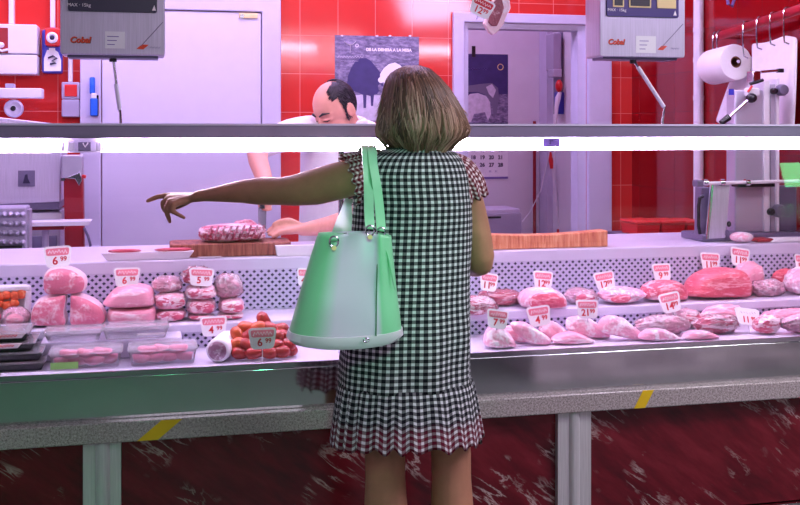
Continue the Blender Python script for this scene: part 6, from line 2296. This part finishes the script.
# coat: trunk and rolled sleeves as one cloth surface
m = MB()
rg = []
for y, l, r, b in [(124, 334, 362, .07), (131, 318, 374, .10), (150, 300, 382, .135), (180, 300, 384, .15), (215, 299, 384, .155), (250, 298, 385, .155), (330, 294, 388, .17)]:
    c = G((l + r) / 2, y, BY + 0.06)
    rg.append(ellring(c, (G(r, y, BY).x - G(l, y, BY).x) / 2, b, b, 28))
m.loft(rg)
m.chain([P_(326, 131, 1.17, 16), P_(308, 131.5, 1.15, 16.5), P_(292, 134, 1.13, 16), P_(274, 140, 1.08, 14.5), P_(259, 147, 1.035, 13)], 18)
m.chain([P_(366, 136, 1.22, 17), P_(375, 170, 1.16, 15.5), P_(373, 204, 1.08, 14.5), P_(358, 216, 1.0, 13.5)], 18)
coat = link('coat', remeshed(m, 0.011, 5, 0.5), 'cloth_white', rb_, 180)
tex = coat.modifiers
# collar and trousers
m = MB()
m.tube([nk + Vector((0.075 * math.cos(a), 0.07 * math.sin(a), 0.012 + 0.014 * math.sin(a))) for a in [2 * PI * q / 18 for q in range(19)]], 0.016, 8, flat=1.5)
m.build('collar', 'cloth_white', coat, smooth=180)
m = MB()
for s in (-1, 1):
    c = G(342, 262, BY + 0.06)
    m.chain([(Vector((c.x + s * 0.08, c.y, 0.80)), 0.11), (Vector((c.x + s * 0.09, c.y, 0.47)), 0.082), (Vector((c.x + s * 0.09, c.y + 0.01, 0.12)), 0.07)])
link('trousers', remeshed(m, 0.014, 4, 0.5), 'cloth_white', rb_, 180)
for s in (-1, 1):
    c = G(342, 262, BY + 0.06)
    m = MB(); m.loft([[Vector((c.x + s * 0.1 + x * sc, c.y - 0.05 + y * sc, z)) for x, y in ((-0.045, 0.11), (0.045, 0.11), (0.052, -0.06), (0.03, -0.15), (-0.03, -0.15), (-0.052, -0.06))] for z, sc in ((0.001, 1), (0.03, 1.02), (0.07, 0.8))])
    m.build('shoe', 'black_plastic', rb_, bevel=0.01)
# dark hair round the back and sides of the bald crown
rh = random.Random(4)
m = MB()
tones = []


def scalp(az, el, g=1.0):
    """az 0 = face, +-pi = back; el from ear level up"""
    x = 0.0775 * math.sin(az) * math.cos(el) * g
    y = -0.005 + 0.0995 * math.cos(az) * math.cos(el) * g
    z = 0.02 + 0.0995 * math.sin(el) * g
    return hv(x, y, z)


rows = []
for i in range(12):
    f = i / 11
    row = []
    for k in range(40):
        az = R(78) + R(204) * k / 39
        back = math.sin(PI * k / 39)
        top = R(34) + R(22) * back + R(2) * noise.noise(Vector((k * 0.4, 0, 0)))
        el = R(-30) - R(14) * back + (top + R(30) + R(14) * back) * f
        g = 1.045 if 0 < i < 11 else 0.985
        row.append(scalp(az, el, g + 0.012 * noise.noise(Vector((k * 0.7, i * 0.5, 3)))))
    rows.append(row)
m.grid(rows, closed=False)
tones = [0.3] * len(m.bm.verts)
for q in range(700):
    kf = rh.random()
    az = R(76) + R(208) * kf
    back = math.sin(PI * kf)
    el = R(-38) + rh.random() * (R(70) + R(26) * back)
    tone = rh.random()
    pts = []
    d = rh.uniform(0.25, 0.4)
    for i in range(5):
        f = i / 4
        pts.append(scalp(az + (0.10 if az < PI else -0.10) * f, el - d * f * 0.8 + 0.1, 1.035 + 0.03 * math.sin(PI * f * 0.8)))
    m.tube(pts, [0.0018, 0.0022, 0.002, 0.0016, 0.0005], 4)
    tones += [tone] * (len(m.bm.verts) - len(tones))
for q in range(260):        # thin combed hair over the top, on the far side
    az0 = rh.uniform(-1.7, -0.9)
    el0 = rh.uniform(0.45, 0.95)
    pts = []
    for i in range(6):
        f = i / 5
        pts.append(scalp(az0 - 0.7 * f, el0 + 0.22 * f + 0.04 * math.sin(q), 1.015 + 0.025 * math.sin(PI * f)))
    m.tube(pts, [0.0006, 0.0017, 0.0018, 0.0017, 0.0012, 0.0004], 4)
    tones += [rh.random()] * (len(m.bm.verts) - len(tones))
o = m.build('hair', 'dark_hair', rb_, smooth=180)
at_ = o.data.attributes.new('tone', 'FLOAT', 'POINT')
for i, v in enumerate(tones[:len(o.data.vertices)]):
    at_.data[i].value = v
for s in (-1, 1):
    m = MB()
    m.tube([hv(s * 0.012, 0.099, 0.026), hv(s * 0.03, 0.092, 0.033), hv(s * 0.052, 0.073, 0.026)], [0.003, 0.0055, 0.002], 8)
    b_ = m.build('eyebrow', 'black', rb_, smooth=180)
    m = MB()
    m.tube([hv(s * 0.018, 0.0955, 0.0), hv(s * 0.032, 0.0885, -0.004), hv(s * 0.046, 0.079, 0.0)], [0.0015, 0.003, 0.0015], 6)
    m.build('eyelid', 'black', rb_, smooth=180)

# knife, upright between hand and meat
t = thing('butcher_knife', 'broad upright knife blade cutting into the rack of ribs', 'knife', G(262, 238, 0.69))
p0, p1 = G(264, 190, 0.71), G(262.5, 209, 0.69)
m = MB(); m.tube([p0, p0.lerp(p1, 0.5), p1], [0.012, 0.0145, 0.011], 12); m.build('handle', 'black_plastic', t)
q = [G(x, y, 0.69) for x, y in ((258, 207), (266.5, 209), (266, 232), (263, 236), (258.5, 235))]
m = MB(); m.prism([(p.x, p.z) for p in q], 0.689, 0.6915); m.build('blade', 'chrome', t, smooth=0)
